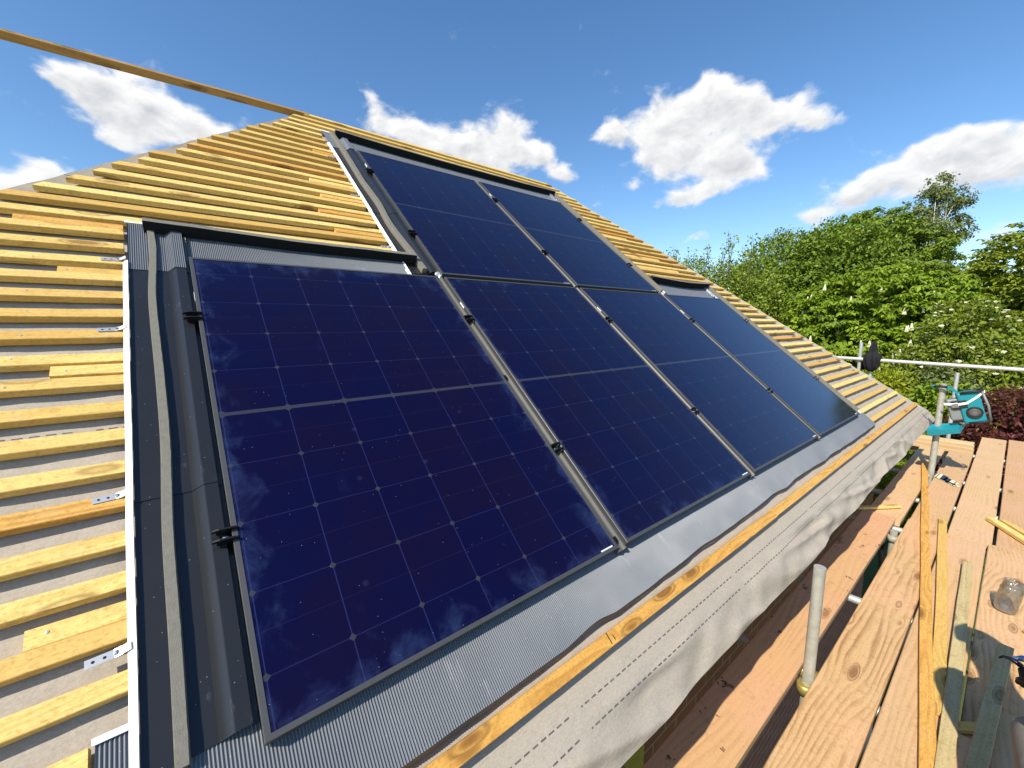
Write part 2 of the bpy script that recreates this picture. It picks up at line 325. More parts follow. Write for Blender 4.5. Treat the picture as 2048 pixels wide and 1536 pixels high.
MAT['lf_red'] = leaf_mat('dark_red_leaf', (.055, .013, .015), (.13, .030, .030), (.24, .065, .055), .3)
MAT['lf_elder'] = leaf_mat('elder_leaf', (0.108, 0.152, 0.017), (0.201, 0.251, 0.024), (0.331, 0.356, 0.050))
MAT['lf_layer'] = leaf_mat('layered_green_leaf', (0.107, 0.154, 0.017), (0.235, 0.284, 0.024), (0.370, 0.406, 0.039))

def clear_mat():
    m, g, p = mat('clear_plastic'); nt = m.node_tree
    nrm = g.bump(g.noise(g.obj(), 45, 3, .6, 1.0), .8, .006)
    tr = g.node('ShaderNodeBsdfTransparent'); tr.inputs[0].default_value = (.86, .89, .92, 1)
    gl = g.node('ShaderNodeBsdfGlossy'); gl.inputs['Roughness'].default_value = .12; g.put(gl.inputs['Normal'], nrm)
    lw = g.node('ShaderNodeLayerWeight'); lw.inputs['Blend'].default_value = .35; g.put(lw.inputs['Normal'], nrm)
    mx = g.node('ShaderNodeMixShader'); g.put(mx.inputs[0], g.m('ADD', g.m('MULTIPLY', lw.outputs['Facing'], .7), .10))
    g.l.new(tr.outputs[0], mx.inputs[1]); g.l.new(gl.outputs[0], mx.inputs[2]); g.l.new(mx.outputs[0], g.n['Material Output'].inputs[0])
    return m
MAT['clear'] = clear_mat()

# ---------------------------------------------------------------- mesh helpers
class MB:
    def __init__(s): s.v = []; s.f = []
    def add(s, vs, fs):
        k = len(s.v); s.v += [tuple(x) for x in vs]; s.f += [tuple(i + k for i in f) for f in fs]; return s
    def box(s, x0, x1, y0, y1, z0, z1, mtx=None):
        vs = [(x, y, z) for z in (z0, z1) for y in (y0, y1) for x in (x0, x1)]
        if mtx: vs = [mtx @ Vector(q) for q in vs]
        return s.add(vs, [(0, 2, 3, 1), (4, 5, 7, 6), (0, 1, 5, 4), (2, 6, 7, 3), (0, 4, 6, 2), (1, 3, 7, 5)])
    def sweep(s, secs, closed=True, caps=True):
        """secs: list of rings (lists of 3D points)"""
        n = len(secs[0]); vs = [q for r in secs for q in r]; fs = []
        for i in range(len(secs) - 1):
            for j in range(n if closed else n - 1):
                a = i * n + j; b = i * n + (j + 1) % n; fs.append((a, b, b + n, a + n))
        if caps and closed: fs.append(tuple(range(n - 1, -1, -1))); fs.append(tuple(range((len(secs) - 1) * n, len(secs) * n)))
        return s.add(vs, fs)
    def tube(s, pts, rad, n=14, caps=True):
        pts = [Vector(q) for q in pts]; secs = []
        rads = rad if isinstance(rad, (list, tuple)) else [rad] * len(pts)
        ref = None
        for i, q in enumerate(pts):
            t = (pts[min(i + 1, len(pts) - 1)] - pts[max(i - 1, 0)]).normalized()
            if ref is None or abs(ref.dot(t)) > .95: ref = Vector((0, 0, 1)) if abs(t.z) < .9 else Vector((1, 0, 0))
            a = t.cross(ref).normalized(); b = t.cross(a)
            ref = -(b.cross(t)).normalized() if False else ref
            secs.append([q + (a * math.cos(k * 2 * math.pi / n) + b * math.sin(k * 2 * math.pi / n)) * rads[i] for k in range(n)])
        return s.sweep(secs, True, caps)
    def lathe(s, prof, n=28, mtx=None):
        secs = [[Vector((r * math.cos(k * 2 * math.pi / n), r * math.sin(k * 2 * math.pi / n), z)) for k in range(n)] for r, z in prof]
        if mtx: secs = [[mtx @ q for q in r] for r in secs]
        return s.sweep(secs, True, True)
    def build(s, name, m, parent=None, mw=None, smooth=False, **props):
        me = bpy.data.meshes.new(name); me.from_pydata(s.v, [], s.f); me.validate()
        bm = bmesh.new(); bm.from_mesh(me); bmesh.ops.recalc_face_normals(bm, faces=bm.faces); bm.to_mesh(me); bm.free()
        for mm in (m if isinstance(m, (list, tuple)) else [m]): me.materials.append(MAT[mm])
        if smooth:
            for p_ in me.polygons: p_.use_smooth = True
        o = bpy.data.objects.new(name, me); COL.objects.link(o)
        if parent: o.parent = parent
        if mw is not None:
            if parent: o.matrix_local = mw
            else: o.matrix_world = mw
        return o

def tag(o, label=None, cat=None, group=None, kind=None):
    if label: o['label'] = label
    if cat: o['category'] = cat
    if group: o['group'] = group
    if kind: o['kind'] = kind
    return o
def thing(name, label, cat, mw=None, group=None):
    o = bpy.data.objects.new(name, None); COL.objects.link(o); o.empty_display_size = .1
    if mw is not None: o.matrix_world = mw
    return tag(o, label, cat, group)
def copy_tree(o, parent=None):
    c = o.copy(); COL.objects.link(c)
    if parent: c.parent = parent
    for ch in list(o.children): copy_tree(ch, c)
    return c
def bevel(o, w, seg=2):
    bm = bmesh.new(); bm.from_mesh(o.data); bmesh.ops.bevel(bm, geom=list(bm.edges), offset=w, segments=seg, affect='EDGES', profile=.5); bm.to_mesh(o.data); bm.free(); return o

ca, sa = math.cos(PITCH), math.sin(PITCH)
ROOF = Matrix(((1, 0, 0, 0), (0, ca, -sa, 0), (0, sa, ca, 0), (0, 0, 0, 1)))      # (u along eave, v up slope, w out) -> world
def roof_at(u, v, w=0, turn=0): return ROOF @ Matrix.Translation((u, v, w)) @ Matrix.Rotation(turn, 4, 'Z')
T = Matrix.Translation
ORD = ['zeroth', 'first', 'second', 'third', 'fourth', 'fifth', 'sixth', 'seventh', 'eighth', 'ninth', 'tenth', 'eleventh', 'twelfth', 'thirteenth', 'fourteenth', 'fifteenth', 'sixteenth', 'seventeenth', 'eighteenth', 'nineteenth', 'twentieth']
def ordinal(n):
    if n <= 20: return ORD[n]
    return ('twenty-' if n < 30 else 'thirty-') + ORD[n % 10] if n % 10 else 'thirtieth'

GROUND = -3.4; DECK = -.888
# ---------------------------------------------------------------- setting
b = MB(); N = 48
b.add([(0, 0, GROUND)] + [(600 * math.cos(i * 2 * math.pi / N), 600 * math.sin(i * 2 * math.pi / N), GROUND) for i in range(N)], [(0, i + 1, (i + 1) % N + 1) for i in range(N)])
tag(b.build('ground', 'ground'), kind='structure')

# ---------------------------------------------------------------- the house
HIPL = lambda v: .93 - .727 * (4.15 - v)
HIPR = lambda v: 3.93 + .692 * (4.15 - v)
house = thing('house', 'hip roofed brick house stripped to battens and grey membrane under the solar panels', 'house', T((3, 2, GROUND)))
def hpart(b, name, m, smooth=False): return b.build(name, m, house, house.matrix_world.inverted(), smooth)
# membrane of the front slope with its loose hanging eave
def membrane_w(u, v):
    w = -.076
    if v > -.19: w += .002 * math.sin(u * 10.47) * math.sin(v * 29) + .003 * (mnoise.noise((u * 7, v * 9, 3.1))) + .004 * max(0, mnoise.noise((u * 16, v * 5, 7.7)))
    hang = max(0, -.33 - v)
    if v < -.17: w += .004
    if hang > 0:
        fold = mnoise.noise((u * 2.3 + v * 5, v * 3.0, 8.0)) * .9 + mnoise.noise((u * 6.1 - v * 9, v * 7.0, 4.0)) * .45
        fold += .6 * mnoise.noise((u * 1.3 + v * 11, v * 6, 2.0)); dg = 1 - abs(mnoise.noise((u * 1.5 + v * 7.5, u * .5 - v * 4.0, 12.0))) * 2.2; dg = max(0, dg) ** 2; w += -hang * .10 - hang * hang * 1.2 + (fold * .022 + dg * .026 - .012) * min(1, hang / .05) * (1 + .5 * min(1, max(0, u - 1.5))) * (1 - .75 * min(1, max(0, u - 5.0)))
    w += .003 * mnoise.noise((u * 11, v * 13, 1.7))
    return w
b = MB(); us = np.linspace(-3.2, 7.35, 420); vs = list(np.linspace(-.47, -.18, 34)) + list(np.linspace(-.17, 4.17, 170))
grid = []; 
for v in vs:
    l = HIPL(v) - .05; r = HIPR(v) + .05
    row = []
    for k in range(421):
        u = l + (r - l) * k / 420
        vv = v
        if v < -.4: vv = v + .022 * mnoise.noise((u * 1.1, 0, 5)) * (-.4 - v) / .07
        row.append(Vector((u, vv, membrane_w(u, v) + (.014 * max(0, 1 - min(k, 420 - k) / 5.0)))))
    grid.append(row)
nn = 421
b.add([q for r in grid for q in r], [(i * nn + j, i * nn + j + 1, (i + 1) * nn + j + 1, (i + 1) * nn + j) for i in range(len(grid) - 1) for j in range(nn - 1)])
mem = b.build('roof_membrane', 'underlay', house, None, True); mem.matrix_world = ROOF; mem.matrix_parent_inverse = Matrix.Identity(4); mem.matrix_local = house.matrix_world.inverted() @ ROOF
# hip ends and rear slope
W2 = lambda u, v, w: ROOF @ Vector((u, v, w))
el, er = W2(HIPL(-.45) - .04, -.45, -.09), W2(HIPR(-.45) + .04, -.45, -.09)
rl, rr = W2(HIPL(4.15) - .03, 4.15, -.085), W2(HIPR(4.15) + .03, 4.15, -.085)
depth = 2 * (rl.y - el.y)
bl, br = Vector((el.x, el.y + depth, el.z)), Vector((er.x, er.y + depth, er.z))
b = MB(); b.add([el, rl, bl, er, br, rr], [(0, 1, 2), (3, 4, 5), (1, 5, 4, 2)]); hpart(b, 'hip_membrane', 'underlay')
# roof deck just under the membrane, walls, fascia, soffit
b = MB(); z0 = -.33
wx0, wx1, wy0, wy1 = el.x + .42, er.x - .42, el.y + .42, bl.y - .42
for (xa, ya), (xb, yb) in (((wx0, wy0), (wx1, wy0)), ((wx1, wy0), (wx1, wy1)), ((wx1, wy1), (wx0, wy1)), ((wx0, wy1), (wx0, wy0))):
    b.add([(xa, ya, GROUND), (xb, yb, GROUND), (xb, yb, -.02), (xa, ya, -.02)], [(0, 1, 2, 3)])
hpart(b, 'wall', 'brick')
b = MB(); b.box(el.x + .3, er.x - .14, el.y + .115, el.y + .135, -.440, -.345); b.box(er.x - .12, er.x - .10, el.y + .16, bl.y, -.5, -.31); hpart(b, 'fascia_board', 'ply')
b = MB(); b.box(el.x + .2, er.x - .12, el.y + .137, wy0 - .004, -.435, -.42); hpart(b, 'soffit', 'ply')
b = MB(); b.box(.9, 1.5, wy0 - .05, wy0 - .006, -2.6, -1.0); hpart(b, 'insulation_board', 'brass')

# ---------------------------------------------------------------- battens
def batten(length, m, w=.041, t=.026, skewL=0, skewR=0, amp=.0012):
    """timber strip along +x; its lower front edge lies at y=0, its top face at z=0"""
    b = MB(); c = .0016; prof = [(c, -t), (w - c, -t), (w, -t + c), (w, -c), (w - c, 0), (c, 0), (0, -c), (0, -t + c)]
    n = max(2, int(length / .12)); sd_ = random.random() * 100; secs = []
    for i in range(n + 1):
        x = length * i / n; dy = mnoise.noise((x * 1.3, sd_, 0)) * amp * 2; dz = mnoise.noise((x * 1.7, sd_, 9)) * amp
        ring = []
        for (y, z) in prof:
            sx = 0
            if i == 0: sx = skewL * y + mnoise.noise((y * 90, z * 90, sd_)) * .001
            if i == n: sx = skewR * y + mnoise.noise((y * 90, z * 90, sd_ + 3)) * .001
            ring.append(Vector((x + sx, y + dy, z + dz)))
        secs.append(ring)
    return b.sweep(secs)
TOPW = -.040
def lay_batten(u0, u1, v, label, m='batten', group=None, w=.041, skewL=0, skewR=0, nails=(), name='roof_batten', wz=TOPW):
    o = batten(u1 - u0, m, w=w, skewL=skewL, skewR=skewR).build(name, m, None, roof_at(u0, v + random.uniform(-.003, .003), wz, random.uniform(-.0015, .0015)))
    tag(o, label, 'batten', group)
    for x in nails:
        if u0 + .01 < x < u1 - .01:
            nb = MB().lathe([(0, -.002), (.0032, -.002), (.0032, .0006), (0, .0009)], 8, T((x - u0 + random.uniform(-.012, .012), w * random.uniform(.3, .7), 0)))
            nb.build('nail', 'strap', o)
    return o
vk = lambda k: .207 + .1063 * k
GL, GR = 'roof battens left of the panels', 'roof battens right of the panels'
row = 0
for k in range(-3, 38):
    v = vk(k); hl = HIPL(v) + .0 + random.uniform(-.025, .025); hr = HIPR(v) - .06 + random.uniform(-.05, .03)
    row += 1
    mm = 'batten_orange' if k in (10, 4, 24, 26) else 'batten'
    if k <= 16: ue = -.255 if k < 0 else -.199
    elif k <= 33: ue = .988
    else: ue = None
    mL = 'batten_orange' if k in (4, 26) else 'batten'
    if ue is not None:
        word = 'of the near panel' if k <= 16 else 'of the upper panels'
        lay_batten(hl, ue, v, f'pale batten left {word}, {ordinal(row)} row up from the eave batten', mL, GL, skewL=.727, nails=(-.43, -1.03) if k < 20 else (.3,))
        us_ = 4.955 if k < 0 else (4.888 if k <= 17 else 3.712)
        if k == 18: us_ = 3.72
        mR = 'batten_orange' if k in (22, 26, 27, 8) else 'batten'
        lay_batten(us_, hr, v, f'short batten at the right roof hip, {ordinal(row)} row up from the eave batten', mR, GR, skewR=-.69)
    else:
        lay_batten(hl, hr, v, f'long timber batten running unbroken above the top panels, {["lowest", "second lowest", "second highest", "highest"][k - 34]} of four', 'batten', 'full length battens below the ridge', skewL=.727, skewR=-.69)
lay_batten(HIPL(-.23) + .05, 2.28, -.229, 'orange eave batten below the lower flashing, near half with pencil marks', 'batten_orange', 'eave battens', w=.040, skewL=.727, wz=-.038)
lay_batten(2.284, HIPR(-.23) - .03, -.229, 'orange eave batten below the lower flashing, far half reaching the hip corner', 'batten_orange', 'eave battens', w=.040, skewR=-.69, wz=-.038)
# doubled packers against the flashing
for i, (u0, u1, v, where) in enumerate([(-.498, -.2, 1.948, 'just below the torn top edge of the lower left flashing'), (-.37, -.2, 1.621, 'beside the corrugated corner piece at left'), (-.358, -.2, 1.108, 'mid height beside the long left flashing'), (-.35, -.2, .354, 'near the foot of the left flashing under a metal strap'),
        (.84, .988, 3.335, 'beside the top end of the upper flashing'), (.70, .988, 2.80, 'beside the middle of the upper flashing'), (.72, .988, 2.595, 'lower middle beside the upper flashing'), (.66, .988, 2.383, 'low beside the upper flashing'), (.70, .988, 2.17, 'lowest beside the foot of the upper flashing')]):
    lay_batten(u0, u1, v, 'short packing batten ' + where, random.choice(['batten', 'batten', 'batten_orange']), 'short packing battens', skewL=0, nails=(u0 + .03,))
for i, (u0, u1, v, where) in enumerate([(3.715, 4.25, vk(25) + .039, 'upper one'), (3.715, 4.45, vk(21) + .039, 'middle one'), (3.715, 4.6, vk(19) + .039, 'lower one')]):
    lay_batten(u0, u1, v, f'short packing batten right of the upper panels, {where} of three', 'batten', 'packing battens right of the panels')
# timber that runs on past the hip against the sky
b = MB(); A = Vector((-3.6, 4.16, -.166)); B_ = Vector((.985, 4.165, -.086)); secs = []
for i in range(14):
    q = A.lerp(B_, i / 13); secs.append([q + Vector((0, y, z)) for y, z in ((-.012, -.0), (.026, 0), (.026, .05), (-.012, .05))])
o = b.sweep(secs).build('ridge_batten', 'ridge_timber', None, ROOF); tag(o, 'long weathered timber jutting past the left hip against the blue sky', 'batten')

# pencil marks on the eave batten
o = MB().box(.905, .908, -.226, -.192, -.0374, -.0368).box(.925, .9275, -.222, -.206, -.0374, -.0368).build('pencil_mark', 'ink', None, ROOF)
tag(o, 'black pencil tick marks drawn across the near eave batten', 'pencil mark')

# ---------------------------------------------------------------- solar panels
PW, PH, GX, GY = 1.134, 1.722, .0526, .0324
CX = lambda c: c * (PW + GX); RY = lambda r: r * (PH + GY)
def make_panel():
    t = thing('solar_panel', '', 'solar panel'); fw = .0125; th = .032
    b = MB(); c = .0012
    outer = [(0, 0), (PW, 0), (PW, PH), (0, PH)]; inner = [(fw, fw), (PW - fw, fw), (PW - fw, PH - fw), (fw, PH - fw)]
    oc = [(c, c), (PW - c, c), (PW - c, PH - c), (c, PH - c)]
    vs_ = [(x, y, -th) for x, y in outer] + [(x, y, -c) for x, y in outer] + [(x, y, 0) for x, y in oc] + [(x, y, 0) for x, y in inner] + [(x, y, -.004) for x, y in inner]
    fs_ = []
    for L in range(4):
        for i in range(4): j = (i + 1) % 4; fs_.append((L * 4 + i, L * 4 + j, L * 4 + 4 + j, L * 4 + 4 + i))
    b.add(vs_, fs_); b.build('frame', 'frame', t)
    MB().add([(fw - .001, fw - .001, -.0022), (PW - fw + .001, fw - .001, -.0022), (PW - fw + .001, PH - fw + .001, -.0022), (fw - .001, PH - fw + .001, -.0022)], [(0, 1, 2, 3)]).build('glass', 'cell', t)
    MB().box(PW - .085, PW - .022, .0135, .0185, -.0022, -.0016).build('sticker', 'white', t)
    MB().box(-.0012, -.0004, 1.44, 1.49, -.018, -.006).build('sticker', 'white', t)
    return t
proto = make_panel()
spots = [(0, 0, 'bottom row solar panel nearest the camera with smeared dusty glass'), (1, 0, 'bottom row solar panel, second from the left, under the upper row'), (2, 0, 'bottom row solar panel, third from the left, reflecting mid blue sky'), (3, 0, 'bottom row solar panel at the far right end reflecting bright sky'),
         (1, 1, 'top row solar panel on the left beside the timber battens'), (2, 1, 'top row solar panel on the right under the ridge')]
for i, (c, r, lab) in enumerate(spots):
    t = proto if i == 0 else copy_tree(proto)
    for q in t.children:
        if q.name.startswith('glass'): q['smear'] = (.6, .0, -.6, -1, -.8, -1)[i]
    t.matrix_world = roof_at(CX(c), RY(r), 0); tag(t, lab, 'solar panel', 'dark blue solar panels set into the roof')

# channels between the columns
def channel(u, v0, v1, lab):
    prof = [(.001, -.030), (.004, -.014), (.012, -.012), (.016, -.020), (.030, -.020), (.036, -.009), (.044, -.009), (.049, -.016), (.0515, -.030)]
    b = MB(); secs = [[Vector((x, v, z)) for x, z in prof] for v in (v0, v1)]; b.sweep(secs, False)
    b.box(.001, .0515, v0 - .001, v0 + .002, -.034, -.021)
    o = b.build('rail_channel', 'rail', None, roof_at(u, 0, 0)); return tag(o, lab, 'rail', 'grey metal rails between the panels')
for c, r, lab in ((0, 0, 'grey metal rail channel between the first and second bottom panels'), (1, 0, 'grey metal rail channel between the second and third bottom panels'), (2, 0, 'grey metal rail channel between the third and fourth bottom panels'), (1, 1, 'grey metal rail channel between the two top row panels')):
    channel(CX(c) + PW, RY(r) + (-.012 if r == 0 else .0), RY(r) + PH + (.012 if r == 0 else 0), lab)
# dark gap strip between the rows
o = MB().box(CX(1) - .01, CX(2) + PW + .01, PH + .002, PH + GY - .002, -.0345, -.030).build('gap_strip', 'foam_shaded', None, ROOF); tag(o, 'black strip in the narrow gap between bottom and top panel rows', 'seal')

# clamps
def make_clamp():
    t = thing('panel_clamp', '', 'clamp')
    for y in (-.014, .014):
        b = MB(); pr = [(-.030, .001), (.030, .001), (.026, .010), (.012, .013), (-.012, .013), (-.026, .010)]
        pr2 = [(-.022, -.020), (.022, -.020)] 
        b.sweep([[Vector((x, yy, z)) for x, z in pr] for yy in (y - .0022, y + .0022)])
        b.sweep([[Vector((x, yy, z)) for x, z in ((-.019, -.022), (.019, -.022), (.019, .001), (-.019, .001))] for yy in (y - .0016, y + .0016)])
        b.build('fin', 'clamp', t)
    b = MB().box(-.019, .019, -.0122, .0122, -.024, -.0205); b.build('base', 'clamp', t)
    MB().lathe([(0, -.02), (.008, -.02), (.008, -.012), (.006, -.009), (0, -.008)], 12).build('bolt', 'bolt', t)
    return t
pc = make_clamp(); first = True
CL = []
for v, nm in ((1.333, 'upper'), (.461, 'lower')):
    for u, wh in ((-.014, 'left edge of the near panel'), (CX(0) + PW + GX / 2, 'rail between first and second bottom panels'), (CX(1) + PW + GX / 2, 'rail between second and third bottom panels'), (CX(2) + PW + GX / 2, 'rail between third and fourth bottom panels'), (CX(3) + PW + .012, 'right edge of the fourth bottom panel')):
        CL.append((u, v, f'black clamp, {nm} of two on the {wh}'))
for v, nm in ((3.087, 'upper'), (2.205, 'lower')):
    for u, wh in ((CX(1) - .014, 'left edge of the top row'), (CX(1) + PW + GX / 2, 'rail between the two top row panels'), (CX(2) + PW + .012, 'right edge of the top row')):
        CL.append((u, v, f'black clamp, {nm} of two on the {wh}'))
for u, v, lab in CL:
    t = pc if first else copy_tree(pc); first = False
    t.matrix_world = roof_at(u, v, 0, random.uniform(-.05, .05)); tag(t, lab, 'clamp', 'black panel clamps')
for u, v, lab in ((CX(0) + PW + .014, .898, 'small black clip half way up the first rail channel'), (CX(0) + PW + .016, .03, 'small black clip at the foot of the first rail channel')):
    o = MB().box(-.007, .007, -.012, .012, -.006, .002).box(-.004, .009, -.005, .012, .002, .005).build('channel_clip', 'clamp', None, roof_at(u, v, -.012)); tag(o, lab, 'clip', 'small black rail clips')

# ---------------------------------------------------------------- flashings
SIDE = [(-.201, -.036, 'edge'), (-.186, -.024, 'edge'), (-.185, -.036, 'flash'), (-.070, -.036, 'flash'), (-.0455, -.0150, 'flash'), (-.0442, -.0139, 'flash'), (-.042, -.0135, 'flash'), (-.013, -.0140, 'flash'), (-.011, -.036, 'flash'), (-.002, -.036, 'flash')]
def resample(prof, step):
    out = []
    for (x0, z0, *_), (x1, z1, *_) in zip(prof[:-1], prof[1:]):
        n = max(1, int(math.hypot(x1 - x0, z1 - z0) / step))
        for i in range(n): out.append((x0 + (x1 - x0) * i / n, z0 + (z1 - z0) * i / n))
    out.append((prof[-1][0], prof[-1][1])); return out
def side_flashing(u, v0, v1, lab, lift=0, mirror=False, lower_lip=True):
    sgn = -1 if mirror else 1
    t = thing('side_flashing', lab, 'flashing', roof_at(u, v0, lift), 'dark side flashings')
    pts = [(x * sgn, z) for x, z, _ in SIDE]
    b = MB(); L = v1 - v0
    main = pts[2:]
    secs = [[Vector((x, y, z)) for x, z in main] for y in np.linspace(0, L, 12)]
    b.sweep(secs, False)
    # folded lower lip gives the sheet its thickness
    b.sweep([[Vector((x, 0, z)) for x, z in main], [Vector((x, 0, z - .003)) for x, z in main]], False)
    b.build('pan', 'flash', t)
    b = MB(); x0, x1 = sorted((pts[0][0], pts[1][0]))
    for i in range(10):
        ya, yb = L * i / 10, L * (i + 1) / 10
        j = [mnoise.noise((ya * 3, u, lift)) * .0012, mnoise.noise((yb * 3, u, lift)) * .0012]
        b.sweep([[Vector((x0 + j[q], y, (-.024 if mirror else -.035))), Vector((x1 + j[q], y, (-.035 if mirror else -.024))), Vector((x1 + j[q], y, -.0375)), Vector((x0 + j[q], y, -.0375))] for q, y in ((0, ya), (1, yb))], True, False)
    b.add([(x0, 0, -.0375), (x1, 0, -.0375), (x1, 0, (-.035 if mirror else -.024)), (x0, 0, (-.024 if mirror else -.035))], [(0, 1, 2, 3)])
    b.build('outer_edge', 'edge', t)
    return t
side_flashing(0, .046, .652, 'dark grey side flashing, lower length left of the near panel')
side_flashing(0, .632, 1.70, 'dark grey side flashing, upper length left of the near panel', .0022)
side_flashing(CX(1), 1.79, 2.50, 'dark grey side flashing, lower length left of the top row')
side_flashing(CX(1), 2.48, 3.56, 'dark grey side flashing, upper length left of the top row', .0022)
side_flashing(CX(3) + PW, .0, .9, 'dark grey side flashing, lower length right of the bottom row', 0, True)
side_flashing(CX(3) + PW, .88, 1.76, 'dark grey side flashing, upper length right of the bottom row', .0022, True)
side_flashing(CX(2) + PW, 1.79, 3.56, 'dark grey side flashing right of the top row', 0, True)

RIB = .0066
def ribbed(poly, v0f, v1f, nv, lift, lab, name, parent=None, amp=.0021, bumps=0, rib=RIB, cat='flashing', torn=False):
    """corrugated sheet; poly is a list of (u,w), ribs run up the slope; v0f/v1f give the lower and upper edge"""
    pts = []
    for (x0, z0), (x1, z1) in zip(poly[:-1], poly[1:]):
        n = max(1, int(round(math.hypot(x1 - x0, z1 - z0) / rib)) * 6)
        for i in range(n): pts.append((x0 + (x1 - x0) * i / n, z0 + (z1 - z0) * i / n))
    pts.append(poly[-1]); n = len(pts); d = 0; dist_ = [0]
    for i in range(1, n): d += math.hypot(pts[i][0] - pts[i - 1][0], pts[i][1] - pts[i - 1][1]); dist_.append(d)
    vs_ = []
    for j in range(nv + 1):
        f = j / nv
        for i, (x, z) in enumerate(pts):
            v = v0f(x) + (v1f(x) - v0f(x)) * f
            wob = .0012 * mnoise.noise((x * 6, v * 5, 2.2))
            zz = z + lift + amp * math.cos(2 * math.pi * dist_[i] / rib) + wob
            if bumps: zz += bumps * max(0, 1 - f * 2.2) * mnoise.noise((x * 4.2, 1.0, 6.6)) + bumps * .35 * max(0, 1 - f * 2.0) * mnoise.noise((x * 13, v * 8, 2))
            vs_.append(Vector((x, v, zz)))
    b = MB(); b.add(vs_, [(j * n + i, j * n + i + 1, (j + 1) * n + i + 1, (j + 1) * n + i) for j in range(nv) for i in range(n - 1)])
    if parent: return b.build(name, 'rib', parent, None, True)
    o = b.build(name, 'rib', None, ROOF, True); return tag(o, lab, cat)
KN = [(-.3, -.165), (.0, -.17), (.3, -.171), (.5, -.172), (.74, -.170), (.9, -.141), (1.0, -.164), (1.19, -.163), (1.4, -.150), (1.6, -.135), (1.8, -.146), (2.1, -.139), (2.45, -.120), (2.62, -.142), (2.8, -.119), (3.1, -.128), (3.35, -.147), (3.55, -.128), (3.74, -.141), (4.2, -.150), (5.0, -.152)]
def low_edge(u):
    for (a, va), (c, vc) in zip(KN[:-1], KN[1:]):
        if a <= u <= c:
            f = (u - a) / (c - a); f = f * f * (3 - 2 * f); return .42 * (va + (vc - va) * f) + .58 * (-.166 + .006 * u) + .002 * mnoise.noise((u * 9, 0, 0))
    return -.15
lower = thing('lower_flashing', 'long ribbed grey flashing apron below the bottom panel row with wavy edge', 'flashing', ROOF)
ribbed([(-.246, -.040), (4.955, -.040)], low_edge, lambda u: .145 if u < -.19 else .05, 16, 0, '', 'apron', lower, bumps=.009)
b = MB(); secs = []
for i in range(400):
    u = -.24 + 5.19 * i / 399; v = low_edge(u); z = -.043 + .009 * mnoise.noise((u * 4.2, 1.0, 6.6))
    secs.append([Vector((u, v - .010 - .004 * mnoise.noise((u * 5, 3, 1)), -.062)), Vector((u, v + .004, z - .003)), Vector((u, v + .02, -.060)), Vector((u, v - .010, -.066))])
b.sweep(secs).build('edge_strip', 'seal', lower)
o = MB().box(-.25, -.19, .139, .151, -.037, -.033).build('folded_edge', 'edge', lower)

ribbed([(-.187, -.030), (-.185, -.033), (-.070, -.033), (-.046, -.010), (-.013, -.010), (-.011, -.032), (-.002, -.032)], lambda u: 1.655, lambda u: 1.985 + .004 * mnoise.noise((u * 60, 0, 0)), 8, .0015, 'corrugated grey corner flashing at the top left of the near panel', 'corner_flashing')
ribbed([(.0, -.032), (CX(1) - .185, -.030)], lambda u: PH + .001, lambda u: 1.93 + .005 * mnoise.noise((u * 20, 0, 0)), 8, .0, 'corrugated grey strip above the near panel under the shade-black foam', 'top_flashing', torn=True)
ribbed([(CX(1) - .187, -.032), (CX(1) - .185, -.035), (CX(1) - .070, -.035), (CX(1) - .046, -.012), (CX(1) - .013, -.012), (CX(1) - .011, -.032), (CX(2) + PW + .004, -.032), (CX(2) + PW + .013, -.012), (CX(2) + PW + .045, -.012), (CX(2) + PW + .07, -.034), (CX(2) + PW + .18, -.034)], lambda u: 3.50 if (u < CX(1) - .002 or u > CX(2) + PW) else RY(1) + PH + .001, lambda u: 3.80 + .004 * mnoise.noise((u * 20, 0, 0)), 8, .004, 'smooth grey flashing strip along the top of the upper panel row', 'top_flashing', amp=.0005)
ribbed([(CX(2) + PW + .20, -.032), (CX(3) + PW + .004, -.032), (CX(3) + PW + .013, -.012), (CX(3) + PW + .045, -.012), (CX(3) + PW + .07, -.034), (CX(3) + PW + .18, -.034)], lambda u: PH + .001, lambda u: 2.005 + .012 * mnoise.noise((u * 14, 0, 0)), 8, .003, 'grey flashing strip above the far right bottom panel with ragged top edge', 'top_flashing', amp=.0005)
# torn white edges of the top strips
def torn(u0, u1, v, lab):
    b = MB(); secs = []
    n = int((u1 - u0) / .012)
    for i in range(n + 1):
        u = u0 + (u1 - u0) * i / n; j = .006 * mnoise.noise((u * 22, 0, v)) + .004 * mnoise.noise((u * 70, 0, v))
        secs.append([Vector((u, v - .006, -.028)), Vector((u, v + .006 + j, -.026)), Vector((u, v + .006 + j, -.030)), Vector((u, v - .006, -.032))])
    o = b.sweep(secs).build('torn_edge_tape', 'edge', None, ROOF); tag(o, lab, 'tape', 'white torn edge tapes')
torn(-.195, 1.02, 1.995, 'ragged white tape edge above the foam over the near panel'); torn(CX(1) - .195, CX(1) - .13, 3.805, 'short white folded edge at the top left of the upper flashing')
o = MB().box(CX(1) - .205, CX(1) - .186, 1.725, 1.81, -.034, -.022).build('bent_flashing_end', 'edge', None, ROOF); tag(o, 'short bright white flashing end at the foot of the upper flashing', 'flashing')

